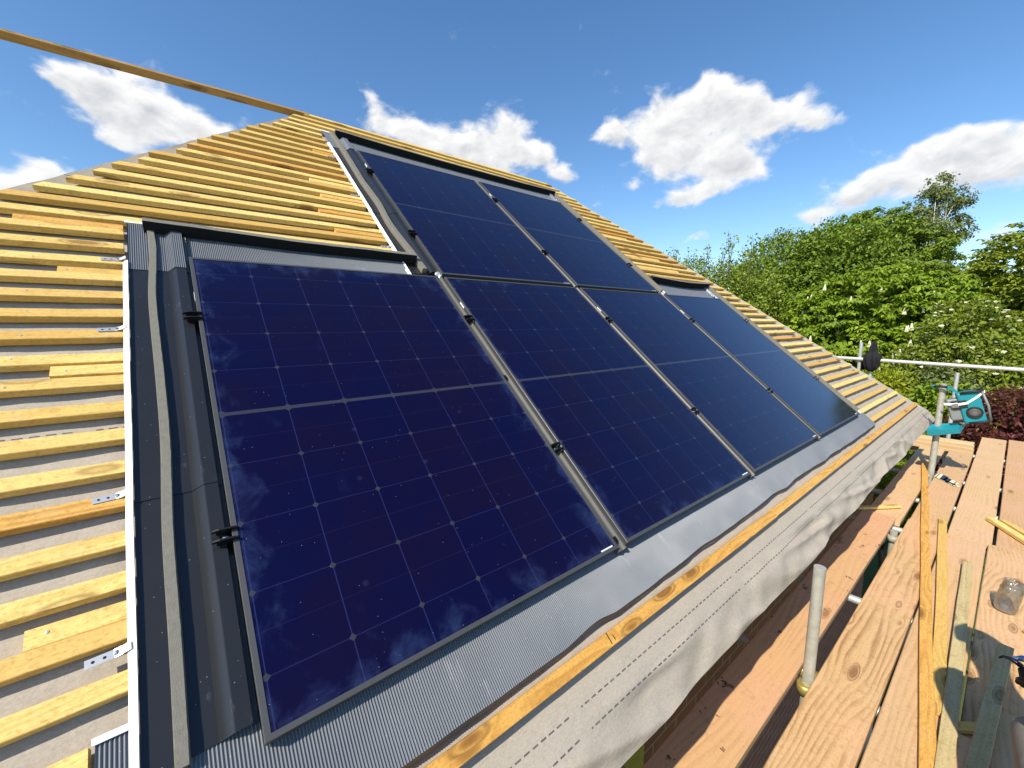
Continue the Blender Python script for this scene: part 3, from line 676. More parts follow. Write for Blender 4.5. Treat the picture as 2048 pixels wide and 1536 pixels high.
# ---------------------------------------------------------------- foam strips
def foam(path, width, height, lab, base=-.036, lean=0, mats='foam', cap=False):
    """upright foam strip following path of (u,v)"""
    b = MB(); P = [Vector((u, v, base)) for u, v in path]; secs = []
    n = len(P)
    for i, q in enumerate(P):
        t = (P[min(i + 1, n - 1)] - P[max(i - 1, 0)]).normalized(); s_ = Vector((-t.y, t.x, 0))
        h = height + .002 * mnoise.noise((q.x * 8, q.y * 8, 0))
        j = .0012 * mnoise.noise((q.x * 40, q.y * 40, 3))
        cs = [(-width / 2, 0), (width / 2, 0), (width / 2 + lean, h * .55), (width / 2 - .002 + lean + j, h), (-width / 2 + .002 + lean + j, h), (-width / 2 + lean * .5, h * .55)]
        secs.append([q + s_ * a + Vector((0, 0, z)) for a, z in cs])
    b.sweep(secs)
    o = b.build('foam_strip', mats, None, ROOF, False); tag(o, lab, 'foam strip', 'foam sealing strips')
    if cap:
        cb = MB(); cb.sweep([[q + Vector((0, 0, dz)) for q, dz in ((r[3], .0008), (r[4], .0008), (r[4], -.003), (r[3], -.003))] for r in secs]); cb.build('lit_top', 'foam', o)  # sunlit top painted as a lighter grey strip over the dark body
    return o
def sample(ctrl, step=.02):
    out = []
    for i in range(len(ctrl) - 1):
        p0 = ctrl[max(i - 1, 0)]; p1 = ctrl[i]; p2 = ctrl[i + 1]; p3 = ctrl[min(i + 2, len(ctrl) - 1)]
        n = max(2, int(math.dist(p1, p2) / step))
        for k in range(n):
            s_ = k / n; out.append(tuple(.5 * (2 * p1[a] + (p2[a] - p0[a]) * s_ + (2 * p0[a] - 5 * p1[a] + 4 * p2[a] - p3[a]) * s_ ** 2 + (-p0[a] + 3 * p1[a] - 3 * p2[a] + p3[a]) * s_ ** 3) for a in (0, 1)))
    out.append(tuple(ctrl[-1])); return out
foam(sample([(-.126, .035), (-.124, .25), (-.124, .52), (-.116, .80), (-.117, 1.05), (-.121, 1.30), (-.122, 1.48), (-.115, 1.66), (-.110, 1.80), (-.114, 1.945)]), .024, .020, 'long wavy grey foam strip on the side flashing left of the near panel')
foam(sample([(-.135, 1.94), (.1, 1.928), (.35, 1.912), (.6, 1.905), (.85, 1.905), (1.075, 1.90)]), .028, .052, 'foam strip with shade-black side standing along the top of the near panel', base=-.030, mats='foam_shaded', cap=True)
foam(sample([(CX(1) - .09, 1.80), (CX(1) - .10, 2.0), (CX(1) - .122, 2.3), (CX(1) - .108, 2.6), (CX(1) - .120, 2.9), (CX(1) - .115, 3.2), (CX(1) - .112, 3.5), (CX(1) - .117, 3.775)]), .03, .032, 'pale grey foam strip on the side flashing left of the top row')
foam(sample([(CX(1) - .10, 3.735), (1.6, 3.705), (2.2, 3.70), (2.9, 3.705), (3.3, 3.72), (CX(2) + PW + .10, 3.735)]), .030, .058, 'foam strip with shade-black side standing along the top of the upper panel row', base=-.030, mats='foam_shaded', cap=True)
foam(sample([(CX(2) + PW + .078, 1.775), (CX(2) + PW + .082, 2.2), (CX(2) + PW + .088, 2.6), (CX(2) + PW + .094, 3.1), (CX(2) + PW + .108, 3.79)]), .028, .050, 'pale grey foam strip along the right side of the upper row')
foam(sample([(CX(2) + PW + .12, 1.975), (4.0, 1.945), (4.3, 1.935), (4.6, 1.95), (CX(3) + PW + .09, 1.968)]), .030, .068, 'curved foam strip with shade-black side above the far right bottom panel', base=-.030, mats='foam_shaded', cap=True)
foam(sample([(CX(3) + PW + .06, .03), (CX(3) + PW + .066, .6), (CX(3) + PW + .07, 1.2), (CX(3) + PW + .08, 1.7), (CX(3) + PW + .09, 1.985)]), .028, .050, 'pale grey foam strip along the right side of the bottom row')
# crumpled foil bits at the junctions
def crumple(u, v, w, r, lab, m='strap'):
    bm = bmesh.new(); bmesh.ops.create_icosphere(bm, subdivisions=3, radius=r)
    for q in bm.verts: q.co *= 1 + .55 * mnoise.noise(q.co * (2.2 / r) + Vector((u, v, 0)))
    me = bpy.data.meshes.new('foil_scrap'); bm.to_mesh(me); bm.free(); me.materials.append(MAT[m]); o = bpy.data.objects.new('foil_scrap', me); COL.objects.link(o)
    o.matrix_world = roof_at(u, v, w) @ Matrix.Diagonal((1, 1.4, .5, 1)); tag(o, lab, 'foil scrap', 'crumpled foil scraps')
crumple(CX(1) - .018, 1.755, -.012, .020, 'crumpled silver foil where the upper flashing meets the near panel corner')
crumple(CX(2) + PW + .055, 1.74, -.01, .016, 'crumpled silver foil at the foot of the upper row right flashing')
crumple(CX(3) + PW - .02, 1.80, -.016, .022, 'crumpled silver foil at the top right corner of the bottom row')
crumple(CX(2) + PW - .0, 3.55, -.012, .016, 'crumpled silver foil at the top right corner of the upper row')

# perforated metal straps
def strap(u, v, L, lab, turn=.0):
    t = thing('metal_strap', lab, 'strap', roof_at(u, v, -.0385, turn), 'perforated metal straps'); b = MB()
    pr = [(0, 0), (L * .62, .0), (L * .8, .004), (L, .013)]
    b.sweep([[Vector((x, -.0085, z)), Vector((x, .0085, z)), Vector((x, .0085, z + .0012)), Vector((x, -.0085, z + .0012))] for x, z in pr]); b.build('band', 'strap', t)
    for i in range(2): MB().lathe([(0, .0013), (.0028, .0013), (.0028, .0016), (0, .0016)], 10, T((.012 + i * .017, 0, 0))).build('hole', 'ink', t)
    MB().lathe([(0, .001), (.0055, .001), (.0052, .0035), (0, .0042)], 12, T((.047, 0, 0))).build('screw', 'bolt', t)
for u, v, lab in ((-.262, 1.720, 'perforated metal strap, topmost of four on the near left flashing'), (-.264, 1.31, 'perforated metal strap, second from top on the near left flashing'), (-.262, .662, 'perforated metal strap, second from bottom on the near left flashing'), (-.264, .285, 'perforated metal strap, lowest on the near left flashing')):
    strap(u, v, .07, lab, .06)
for u, v, lab in ((CX(1) - .262, 3.30, 'small metal strap near the top of the upper flashing'), (CX(1) - .262, 2.70, 'small metal strap at the middle of the upper flashing'), (CX(1) - .262, 2.06, 'small metal strap at the foot of the upper flashing')): strap(u, v, .07, lab, .05)

# ---------------------------------------------------------------- scaffold deck
D = lambda x, y: (-.0526 + (x + .0526) * .9444, -.8523 + (y + .8523) * .9444)
def board(x0, x1, ya, yb, lab, m='board', z=DECK, along='x', name='scaffold_board', skew=0.0):
    """plank; along x between x0..x1 spanning ya..yb"""
    L = x1 - x0; w = yb - ya; t = .038; c = .004; sd_ = random.random() * 50
    prof = [(c, -t), (w - c, -t), (w, -t + c), (w, -c), (w - c, 0), (c, 0), (0, -c), (0, -t + c)]
    n = max(2, int(L / .25)); b = MB(); secs = []
    for i in range(n + 1):
        x = L * i / n
        secs.append([Vector((x + (mnoise.noise((y * 30, z_ * 30, sd_)) * .003 if i in (0, n) else 0), y + .002 * mnoise.noise((x * 2, sd_, y)), z_ + .003 * mnoise.noise((x * .9, sd_, 1)))) for y, z_ in prof])
    b.sweep(secs)
    mw = T((x0, ya, z)) @ Matrix.Rotation(skew, 4, 'Z') if along == 'x' else T((x0, ya, z)) @ Matrix.Rotation(R_(90), 4, 'Z')
    o = b.build(name, m, None, mw); tag(o, lab, 'scaffold board', 'timber scaffold boards'); return o
def yb(v): return D(0, v)[1]
def xb(v): return D(v, 0)[0]
board(-2.2, xb(4.96), yb(-.302), yb(-.060), 'scaffold board nearest the eave with black paint spots', 'board_stained', DECK + .012)
board(xb(4.90), xb(8.36), yb(-.335), yb(-.080), 'far scaffold board along the eave behind the leaning pole', 'board', DECK - .002)
board(-2.2, xb(5.05), yb(-.608), yb(-.372), 'scaffold board with bold swirling grain beside the upright tube', 'board_bold', DECK + .006)
board(xb(5.06), xb(8.36), yb(-.608), yb(-.378), 'far scaffold board under the striped card scraps', 'board', DECK)
board(-2.2, xb(4.92), yb(-.852), yb(-.618), 'near scaffold board under the loose battens', 'board', DECK)
board(xb(4.94), xb(9.70), yb(-.880), yb(-.628), 'far scaffold board between two dark gaps, tea coloured', 'board', DECK + .001)
board(-2.2, xb(4.95), yb(-1.095), yb(-.860), 'near scaffold board with swirling grain under the clear jar', 'board_bold', DECK + .002)
board(xb(4.97), xb(9.78), yb(-1.150), yb(-.900), 'far scaffold board at the right picture edge with pale face', 'board', DECK)
board(-2.2, xb(5.2), yb(-1.345), yb(-1.105), 'outer near scaffold board right of the jar', 'board', DECK)
board(xb(5.22), xb(9.78), yb(-1.40), yb(-1.160), 'outer far scaffold board', 'board', DECK)
# cross boards round the hip end (run along y)
for i, lab in enumerate(['pale cross board at the near edge of the end platform', 'pale cross board in the middle of the end platform', 'pale cross board at the far edge of the end platform']):
    xx = xb(8.40) + .232 * (i + 1) + .012 * i
    board(xx, xx + 3.4, yb(-.600), yb(-.600) + .232, lab, 'ply', DECK + .004 + .002 * i, 'y') if False else None
    L = 3.6
    b = MB(); w = .23; t = .038; c = .004
    prof = [(c, -t), (w - c, -t), (w, -t + c), (w, -c), (w - c, 0), (c, 0), (0, -c), (0, -t + c)]
    b.sweep([[Vector((x, y, z_ + .002 * mnoise.noise((x, i, 0)))) for y, z_ in prof] for x in np.linspace(0, L, 12)])
    o = b.build('scaffold_board', 'ply', None, T((xx, yb(-.600) + .01 * i, DECK + .003 + .002 * i)) @ Matrix.Rotation(R_(90), 4, 'Z')); tag(o, lab, 'scaffold board', 'timber scaffold boards')

# scaffold tubes
def tube_thing(name, a, c, lab, m='zinc', r=.0242, group='scaffold tubes', cat='scaffold tube'):
    t = thing(name, lab, cat, T(a), group); d = Vector(c) - Vector(a)
    b = MB(); pts = [d * (i / 6) for i in range(7)]
    b.tube(pts, r, 18, False); b.build('pipe', m, t, None, True)
    # open upper end: wall thickness ring and dark bore
    for e, dirn in ((Vector((0, 0, 0)), -d.normalized()), (d, d.normalized())):
        q = dirn.to_track_quat('Z', 'Y').to_matrix().to_4x4()
        MB().lathe([(r, 0), (r * .99, .0005), (r * .84, .0005), (r * .84, -.03), (0, -.03)], 18, T(e) @ q).build('rim', m, t, None, False)
    return t
tube_thing('scaffold_standard', (2.14, -.372, GROUND), (2.155, -.378, -.305), 'worn upright scaffold tube rising between the two nearest boards', 'zinc_dirty', group='upright scaffold tubes')
tube_thing('scaffold_standard', (4.33, -.366, GROUND), (4.33, -.366, -.868), 'short scaffold tube top with coupler at deck level between boards', 'zinc_dirty', group='upright scaffold tubes')
tube_thing('scaffold_standard', (6.41, -.362, GROUND), (6.44, -.372, .15), 'worn leaning scaffold tube the teal radio hangs on', 'zinc_dirty', r=.028, group='upright scaffold tubes')
tube_thing('scaffold_standard', (8.9, .83, GROUND), (8.9, .83, .50), 'bright upright tube at the far end beside the black jacket', 'zinc', group='upright scaffold tubes')
tube_thing('scaffold_standard', (8.9, .675, GROUND), (8.9, .675, .50), 'upright tube hidden under the hanging black jacket', 'zinc', group='upright scaffold tubes')
tube_thing('scaffold_standard', (8.9, -.315, GROUND), (8.9, -.315, .075), 'bright short upright tube behind the teal radio', 'zinc', group='upright scaffold tubes')
tube_thing('scaffold_standard', (8.9, -1.75, GROUND), (8.9, -1.75, .45), 'outer corner upright tube right of the frame', 'zinc', group='upright scaffold tubes')
tube_thing('handrail', (8.86, 4.6, .33), (8.86, -2.0, .14), 'long white horizontal handrail tube at the far end of the scaffold', 'tube_white', r=.027, cat='handrail', group='scaffold rails')
for x, lab in ((1.15, 'cross tube under the boards nearest the camera'), (2.27, 'cross tube with yellow coupler under the first upright'), (3.17, 'cross tube bridging the gap beside the bold grain board'), (4.60, 'cross tube at the board ends in mid deck'), (5.55, 'cross tube under the far boards'), (6.55, 'cross tube under the leaning pole'), (8.0, 'cross tube under the end platform')):
    tube_thing('transom', (x, .04, DECK - .064), (x + .02, -1.9, DECK - .064), lab, 'zinc', group='cross tubes under the deck')
tube_thing('ledger', (-2.0, -.335, DECK - .118), (9.2, -.345, DECK - .118), 'long tube along the deck under the first gap', 'zinc', group='scaffold rails') if False else None
def coupler(x, y, z, lab, m='brass'):
    t = thing('scaffold_coupler', lab, 'coupler', T((x, y, z)), 'scaffold couplers')
    o = MB().lathe([(.028, -.024), (.034, -.024), (.036, 0), (.034, .024), (.028, .024)], 18).build('collar', m, t, None, True)
    b = MB().box(.020, .062, -.022, .022, -.02, .02); o = b.build('saddle', m, t); bevel(o, .005)
    MB().lathe([(0, 0), (.011, 0), (.011, .012), (.006, .014), (.006, .03), (0, .03)], 6, T((.03, -.034, .0)) @ Matrix.Rotation(R_(90), 4, 'X')).build('bolt', 'bolt', t)
    MB().lathe([(.0, 0), (.011, 0), (.011, .012), (0, .014)], 6, T((.046, .024, .0)) @ Matrix.Rotation(R_(-90), 4, 'X')).build('nut', 'bolt', t)
coupler(2.14, -.372, DECK - .045, 'yellow steel coupler at the foot of the near upright tube'); coupler(4.33, -.366, DECK - .045, 'grey steel coupler on the short tube at deck level', 'zinc_dirty')
o = MB().tube([(2.275, -.250, DECK - .064), (2.275, -.395, DECK - .064)], .030, 16).build('coupler_sleeve', 'brass', None, None, True); tag(o, 'yellow sleeve on the cross tube at the near upright', 'coupler')

# jacket hung on the far rail
b = MB(); secs = []
prof = [(.50, .018), (.46, .034), (.42, .040), (.36, .045), (.31, .055), (.285, .085), (.25, .104), (.18, .102), (.10, .092), (.05, .070), (0.02, .045), (-.0, .022)]
for z, r in prof:
    ring = []
    for k in range(48):
        a = k * 2 * math.pi / 48; rr = r * (1 + .20 * math.sin(a * 7 + z * 8) + .30 * mnoise.noise((math.cos(a) * 2, math.sin(a) * 2, z * 11)))
        ring.append(Vector((rr * math.cos(a), rr * math.sin(a) + (.03 * (.5 - z) - .01), z)))
    secs.append(ring)
o = b.sweep(secs).build('hung_jacket', 'black', None, T((8.86, .665, .02)), True); tag(o, 'black jacket draped over the far scaffold rail', 'jacket')
b = MB(); b.tube([Vector((8.9, .66, .48)).lerp(Vector((14.5, -.75, 1.0)), i / 20) - Vector((0, 0, .10 * math.sin(i / 20 * math.pi))) for i in range(21)], .0035, 6)
tag(b.build('thin_cable', 'railing'), 'thin dark cable sagging from the jacket pole towards the elder bush', 'cable')

# ---------------------------------------------------------------- radio on the pole
def P2(dx, dy, d=0):   # picture-right, up, towards camera metres about the radio
    return Vector((-d, -dx, dy))
radio = thing('jobsite_radio', 'teal and black jobsite radio hanging tilted from the scaffold pole', 'radio', T((6.40, -.465, -.097)))
rot = Matrix.Rotation(R_(-24), 4, 'X')
loc = T((.02, -.125, .025)) @ Matrix.Rotation(R_(10), 4, 'Z') @ Matrix.Rotation(R_(-17), 4, 'X')
def rp(b, name, m, smooth=False, bv=0, par=None):
    o = b.build(name, m, radio, loc, smooth)
    if bv: bevel(o, bv)
    return o
# local radio axes: x depth (front = -x), y picture-left, z up
rp(MB().box(-.075, .075, -.085, .080, -.165, .165), 'body', 'teal', bv=.016)
rp(MB().box(-.055, .055, .078, .165, -.12, .11), 'inner_housing', 'smoke', bv=.012)
rp(MB().box(-.078, -.060, .02, .135, .00, .09), 'display_panel', 'rubber', bv=.006)
rp(MB().box(-.086, -.070, .086, .14, .02, .07), 'dial', 'bolt', bv=.004)
spk = Matrix.Translation((-.075, -.012, -.055)) @ Matrix.Rotation(R_(-90), 4, 'Y')
rp(MB().lathe([(.0, .010), (.030, .012), (.050, .008), (.050, .002), (0, 0)], 28, spk), 'speaker', 'grille', True)
rp(MB().lathe([(.050, .0), (.050, .014), (.060, .014), (.063, 0)], 28, spk), 'speaker_ring', 'rubber', True)
for zz in (.165, -.16):
    rp(MB().tube([(-.08, .05, zz), (-.09, -.06, zz), (-.085, -.105, zz * .96), (0, -.12, zz * .95), (.08, -.10, zz * .95)], .013, 10), 'bumper_bar', 'rubber', True)
rp(MB().tube([(-.085, -.105, .16), (-.092, -.118, 0), (-.085, -.105, -.155)], .010, 10), 'bumper_post', 'smoke', True)
rp(MB().sweep([[Vector((-.078 - .004, y, z)) for y, z in ((yy, zz - .012), (yy, zz + .012))] + [Vector((-.074, y, z)) for y, z in ((yy, zz + .012), (yy, zz - .012))] for yy, zz in ((-.125, .155), (-.06, .105), (.02, .055), (.10, .05), (.19, .075))]), 'white_strap', 'white')
b = MB(); b.tube([P2(-.16, .215), P2(-.11, .222, .03), P2(-.05, .22, .04)], .014, 10); b.build('handle_grip', 'rubber', radio, None, True)
b = MB(); b.tube([P2(-.175, .218, -.01), P2(-.155, .216)], .016, 10); b.build('handle_end', 'teal', radio, None, True)
b = MB(); b.sweep([[q + Vector((x, 0, z)) for x, z in ((-.012, -.016), (.012, -.016), (.012, .016), (-.012, .016))] for q in (P2(-.055, .222, .04), P2(.0, .19, .05), P2(.075, .105, .05))]); b.build('handle_arm', 'teal', radio)
# hanging battery cover: an open tray
b = MB(); c0 = P2(.075, -.205, .09); c1 = P2(-.165, -.275, .09); wv = Vector((.12, -.02, .055)); dp = Vector((.01, -.012, -.060))
q = [c0, c1, c1 + wv, c0 + wv]
b.add(q + [k + dp * f for k, f in zip(q, (.9, 1, 1, .9))] + [k + dp * .25 + (sum(q, Vector()) / 4 - k) * .12 for k in q], [(4, 5, 6, 7), (0, 1, 5, 4), (1, 2, 6, 5), (2, 3, 7, 6), (3, 0, 4, 7), (0, 1, 9, 8), (1, 2, 10, 9), (2, 3, 11, 10), (3, 0, 8, 11), (8, 9, 10, 11)])
for f in (.2, .4, .6, .8): b.box(-.004, .004, -.004, .004, -.0, .02, T(c0.lerp(c1, f) + dp * .6))
b.build('battery_cover', 'teal', radio)
b = MB(); b.tube([P2(.13, -.12, .03), P2(.10, -.16, .03), P2(.075, -.16, .0)], .014, 8); b.build('cover_hinge', 'smoke', radio, None, True)

# ---------------------------------------------------------------- loose things on the deck
def stick(a, c, w, t, lab, m, zlift=0, name='loose_batten', cat='batten', group='loose timber offcuts', tilt=0):
    ax, ay = D(*a); cx, cy = D(*c); L = math.hypot(cx - ax, cy - ay); ang = math.atan2(cy - ay, cx - ax)
    bb = batten(L, m, w=w, t=t, amp=.002); 
    bb.v = [(x, y - w / 2, z) for x, y, z in bb.v]
    o = bb.build(name, m, None, T((ax, ay, DECK + t + .008 + zlift)) @ Matrix.Rotation(ang, 4, 'Z') @ Matrix.Rotation(-tilt, 4, 'Y')); tag(o, lab, cat, group); return o
stick((1.2, -.895), (7.3, -.235), .050, .025, 'very long orange batten lying along the deck towards the leaning pole', 'batten_orange')
stick((2.5, -.795), (5.22, -.575), .050, .022, 'yellow batten lying beside the long orange batten', 'batten')
stick((1.5, -.855), (4.32, -.780), .050, .030, 'olive weathered timber lying right of the yellow batten, half in shadow', 'grey_timber', .004)
stick((1.6, -.885), (3.18, -.972), .052, .047, 'thick square timber with sawn end in the shadow at lower right', 'grey_timber', .040, tilt=.01)
stick((2.45, -.835), (2.60, -.975), .040, .022, 'small cross stick under the thick timber', 'batten', .0)
stick((2.05, -.868), (2.42, -.872), .045, .022, 'short brown offcut between the shaded timbers', 'board', .0)
stick((2.3, -1.0), (2.72, -.965), .085, .022, 'wide flat offcut beside the thick timber in shade', 'board', .0)
stick((5.03, -1.13), (5.55, -.85), .055, .028, 'pale pointed stake lying near the right edge, longer of two', 'batten')
stick((5.22, -1.13), (5.58, -.925), .045, .024, 'pale pointed stake lying near the right edge, shorter of two', 'batten')
stick((4.93, -.02), (5.29, -.272), .040, .020, 'yellow splintered stick lying across the board by the eave', 'batten')
stick((3.62, -1.05), (3.42, -1.2), .03, .02, 'little stick behind the clear jar', 'batten')
def card(pts, lab, mats):
    t = thing('card_scrap', lab, 'card', T((*D(*pts[0]), DECK + .006)), 'striped card scraps')
    A = Vector((*D(*pts[0]), 0)); B2 = Vector((*D(*pts[1]), 0)); C2 = Vector((*D(*pts[2]), 0))
    e1 = B2 - A; e2 = C2 - A; f0 = 0
    for i, (mname, fr) in enumerate(mats):
        b = MB(); q = [e1 * f0, e1 * (f0 + fr), e1 * (f0 + fr) + e2, e1 * f0 + e2]
        b.add([k + Vector((0, 0, z)) for z in (0, .004) for k in q], [(3, 2, 1, 0), (4, 5, 6, 7), (0, 1, 5, 4), (1, 2, 6, 5), (2, 3, 7, 6), (3, 0, 4, 7)])
        b.build('stripe', mname, t); f0 += fr
card([(6.93, -.385), (6.80, -.49), (6.72, -.37)], 'striped navy and cream card scrap nearer the pole', [('card_olive', .12), ('card_cream', .08), ('card_olive', .1), ('card_cream', .25), ('card_navy', .45)])
card([(6.78, -.475), (6.62, -.585), (6.62, -.455)], 'striped navy and cream card scrap farther from the pole', [('card_navy', .45), ('card_cream', .3), ('card_olive', .1), ('card_cream', .15)])
card([(6.68, -.44), (6.50, -.60), (6.64, -.43)], 'thin pale lath scrap below the striped cards', [('card_cream', 1.0)])

# clear jar
jar = thing('clear_jar', 'empty clear plastic jar with ribbed rim standing on the deck at right', 'jar', T((3.60, -.958, DECK + .003)) @ Matrix.Rotation(R_(6), 4, 'X') @ Matrix.Rotation(R_(4), 4, 'Y') @ Matrix.Diagonal((.84, .84, 1.12, 1)))
b = MB(); n = 36
pro = [(.0, .004), (.034, .001), (.050, .006), (.056, .022), (.0545, .06), (.057, .085), (.055, .11), (.0565, .128), (.051, .142), (.047, .150)]
pin = [(r - .0022, max(z, .006)) for r, z in reversed(pro[1:])] + [(0, .007)]
b.lathe(pro + [(.0475, .152)] + pin, n); b.build('jar_wall', 'clear', jar, None, True)
b = MB(); secs = []
for z, r in ((.146, .049), (.150, .0515), (.156, .049), (.160, .0515), (.166, .049), (.170, .051), (.174, .048), (.174, .043), (.150, .043)):
    secs.append([Vector((r * math.cos(k * 2 * math.pi / 48) * (1 + .012 * (k % 2)), r * math.sin(k * 2 * math.pi / 48) * (1 + .012 * (k % 2)), z)) for k in range(48)])
b.sweep(secs, True, False); b.build('rim', 'clear', jar, None, False)

# ---------------------------------------------------------------- people
def skinned(name, verts, edges, radii, m, parent=None, sub=2, root=0):
    me = bpy.data.meshes.new(name); me.from_pydata([tuple(v) for v in verts], edges, []); o = bpy.data.objects.new(name, me); COL.objects.link(o)
    me.materials.append(MAT[m]); sk = o.modifiers.new('skin', 'SKIN'); sk.use_smooth_shade = True; 
    for i, r in enumerate(radii):
        rr = r if isinstance(r, tuple) else (r, r); me.skin_vertices[0].data[i].radius = rr
        me.skin_vertices[0].data[i].use_root = (i == root)
    s2 = o.modifiers.new('sub', 'SUBSURF'); s2.levels = sub; s2.render_levels = sub
    if parent: o.parent = parent
    return o
def person(label, J, glove=None, trouser='trouser', hair=True):
    """J: dict of joints in world metres"""
    base = J['pelvis']; t = thing('person', label, 'person', T((base[0], base[1], DECK)))
    inv = Vector((base[0], base[1], DECK)); V = {k: Vector(v) - inv for k, v in J.items()}
    neck = V['neck']; head = V['head']; chest = V['chest']; pel = V['pelvis']
    keys = ['pelvis', 'waist', 'chest', 'neck', 'headbase', 'head', 'lsh', 'lel', 'lwr', 'rsh', 'rel', 'rwr', 'lhip', 'lkn', 'lan', 'rhip', 'rkn', 'ran', 'lpalm', 'rpalm']
    V['waist'] = pel.lerp(chest, .5); V['headbase'] = neck.lerp(head, .45)
    V['lpalm'] = V['lwr'] + (V['lhand'] - V['lwr']) * .8; V['rpalm'] = V['rwr'] + (V['rhand'] - V['rwr']) * .8
    idx = {k: i for i, k in enumerate(keys)}
    E_ = [('pelvis', 'waist'), ('waist', 'chest'), ('chest', 'neck'), ('neck', 'headbase'), ('headbase', 'head'), ('chest', 'lsh'), ('lsh', 'lel'), ('lel', 'lwr'), ('lwr', 'lpalm'), ('chest', 'rsh'), ('rsh', 'rel'), ('rel', 'rwr'), ('rwr', 'rpalm'), ('pelvis', 'lhip'), ('lhip', 'lkn'), ('lkn', 'lan'), ('pelvis', 'rhip'), ('rhip', 'rkn'), ('rkn', 'ran')]
    rad = dict(pelvis=.13, waist=.125, chest=.14, neck=.055, headbase=.075, head=.095, lsh=.065, rsh=.065, lel=.043, rel=.043, lwr=.030, rwr=.030, lhip=.09, rhip=.09, lkn=.058, rkn=.058, lan=.042, ran=.042, lpalm=(.038, .02), rpalm=(.038, .02))
    skinned('body', [V[k] for k in keys], [(idx[a], idx[c]) for a, c in E_], [rad[k] for k in keys], 'skin', t)
    # clothing grown a little wider than the body
    V['hem'] = pel - (chest - pel).normalized() * .07; k2 = ['pelvis', 'waist', 'chest', 'lsh', 'lel', 'lw2', 'rsh', 'rel', 'rw2', 'hem']; V['lw2'] = V['lel'].lerp(V['lwr'], .9); V['rw2'] = V['rel'].lerp(V['rwr'], .9)
    i2 = {k: i for i, k in enumerate(k2)}
    skinned('jacket', [V[k] for k in k2], [(i2[a], i2[c]) for a, c in (('pelvis', 'waist'), ('waist', 'chest'), ('chest', 'lsh'), ('lsh', 'lel'), ('lel', 'lw2'), ('chest', 'rsh'), ('rsh', 'rel'), ('rel', 'rw2'), ('pelvis', 'hem'))], [.172, .165, .178, .098, .066, .048, .098, .066, .048, .165], 'jacket', t)
    k3 = ['pelvis', 'lhip', 'lkn', 'la2', 'rhip', 'rkn', 'ra2']; V['la2'] = V['lkn'].lerp(V['lan'], .92); V['ra2'] = V['rkn'].lerp(V['ran'], .92); i3 = {k: i for i, k in enumerate(k3)}
    skinned('trousers', [V[k] for k in k3], [(i3[a], i3[c]) for a, c in (('pelvis', 'lhip'), ('lhip', 'lkn'), ('lkn', 'la2'), ('pelvis', 'rhip'), ('rhip', 'rkn'), ('rkn', 'ra2'))], [.145, .108, .080, .062, .108, .080, .062], trouser, t)
    for s_ in 'lr':
        a = V[s_ + 'an']; f = V[s_ + 'toe']
        skinned('boot', [a + Vector((0, 0, .04)), a, a.lerp(f, .5), f], [(0, 1), (1, 2), (2, 3)], [.055, .055, .048, .04], 'boot', t)
        wr = V[s_ + 'wr']; hd = V[s_ + 'hand']; dr = (hd - wr).normalized(); cu = V[s_ + 'curl'] if s_ + 'curl' in V else Vector((0, 0, -1))
        cu = Vector(J.get(s_ + 'curl', (0, 0, -1))).normalized(); sd2 = dr.cross(cu).normalized()
        vs_, es_, rs_ = [wr + dr * .02], [], [.022]
        for q in range(4):
            b0 = wr + dr * .085 + sd2 * (.026 - q * .0175); L = (.034, .04, .037, .028)[q]; k = len(vs_)
            pts = [b0, b0 + dr * L + cu * .006, b0 + dr * (L + .010) + cu * (.012 + L * .7), b0 + dr * (L - .012) + cu * (.022 + L)]
            vs_ += pts; es_ += [(0, k), (k, k + 1), (k + 1, k + 2), (k + 2, k + 3)]; rs_ += [.0115, .0095, .009, .0078]
        k = len(vs_); b0 = wr + dr * .04 + sd2 * .034; vs_ += [b0, b0 + dr * .025 + sd2 * .018 + cu * .012, b0 + dr * .05 + sd2 * .012 + cu * .026]; es_ += [(0, k), (k, k + 1), (k + 1, k + 2)]; rs_ += [.013, .011, .009]
        skinned('hand', vs_, es_, rs_, glove or 'skin', t)
    # head details
    fw = Vector(J['face']).normalized(); up = (head - neck).normalized(); sd2 = fw.cross(up).normalized()
    if hair:
        bm = bmesh.new(); bmesh.ops.create_uvsphere(bm, u_segments=24, v_segments=16, radius=.108)
        me = bpy.data.meshes.new('hair'); 
        for v_ in bm.verts: v_.co *= 1 + .06 * mnoise.noise(v_.co * 25)
        bmesh.ops.delete(bm, geom=[v_ for v_ in bm.verts if v_.co.z < -.01 - .05 * (1 if v_.co.y > -.02 else -.8)], context='VERTS'); bm.to_mesh(me); bm.free(); me.materials.append(MAT['hair'])
        h = bpy.data.objects.new('hair', me); COL.objects.link(h); h.parent = t; h.matrix_local = T(head + up * .012) @ Matrix((tuple(sd2) , tuple(-fw), tuple(up))).transposed().to_4x4()
    for s_ in (-1, 1):
        MB().lathe([(0, -.012), (.010, -.006), (.012, 0), (.010, .006), (0, .012)], 12, T(head + fw * .083 + sd2 * .033 * s_ - up * .005)).build('eye', 'white', t, None, True)
        MB().lathe([(0, -.030), (.010, -.02), (.014, 0), (.010, .02), (0, .030)], 12, T(head + sd2 * .098 * s_ - up * .01)).build('ear', 'skin', t, None, True)
    skinned('nose', [head + fw * .088 + up * .0, head + fw * .112 - up * .035], [(0, 1)], [.010, .016], 'skin', t)
    MB().box(-.024, .024, -.004, .004, -.004, .004, T(head + fw * .092 - up * .058) @ Matrix((tuple(sd2), tuple(-fw), tuple(up))).transposed().to_4x4()).build('mouth', 'boot', t)
    return t
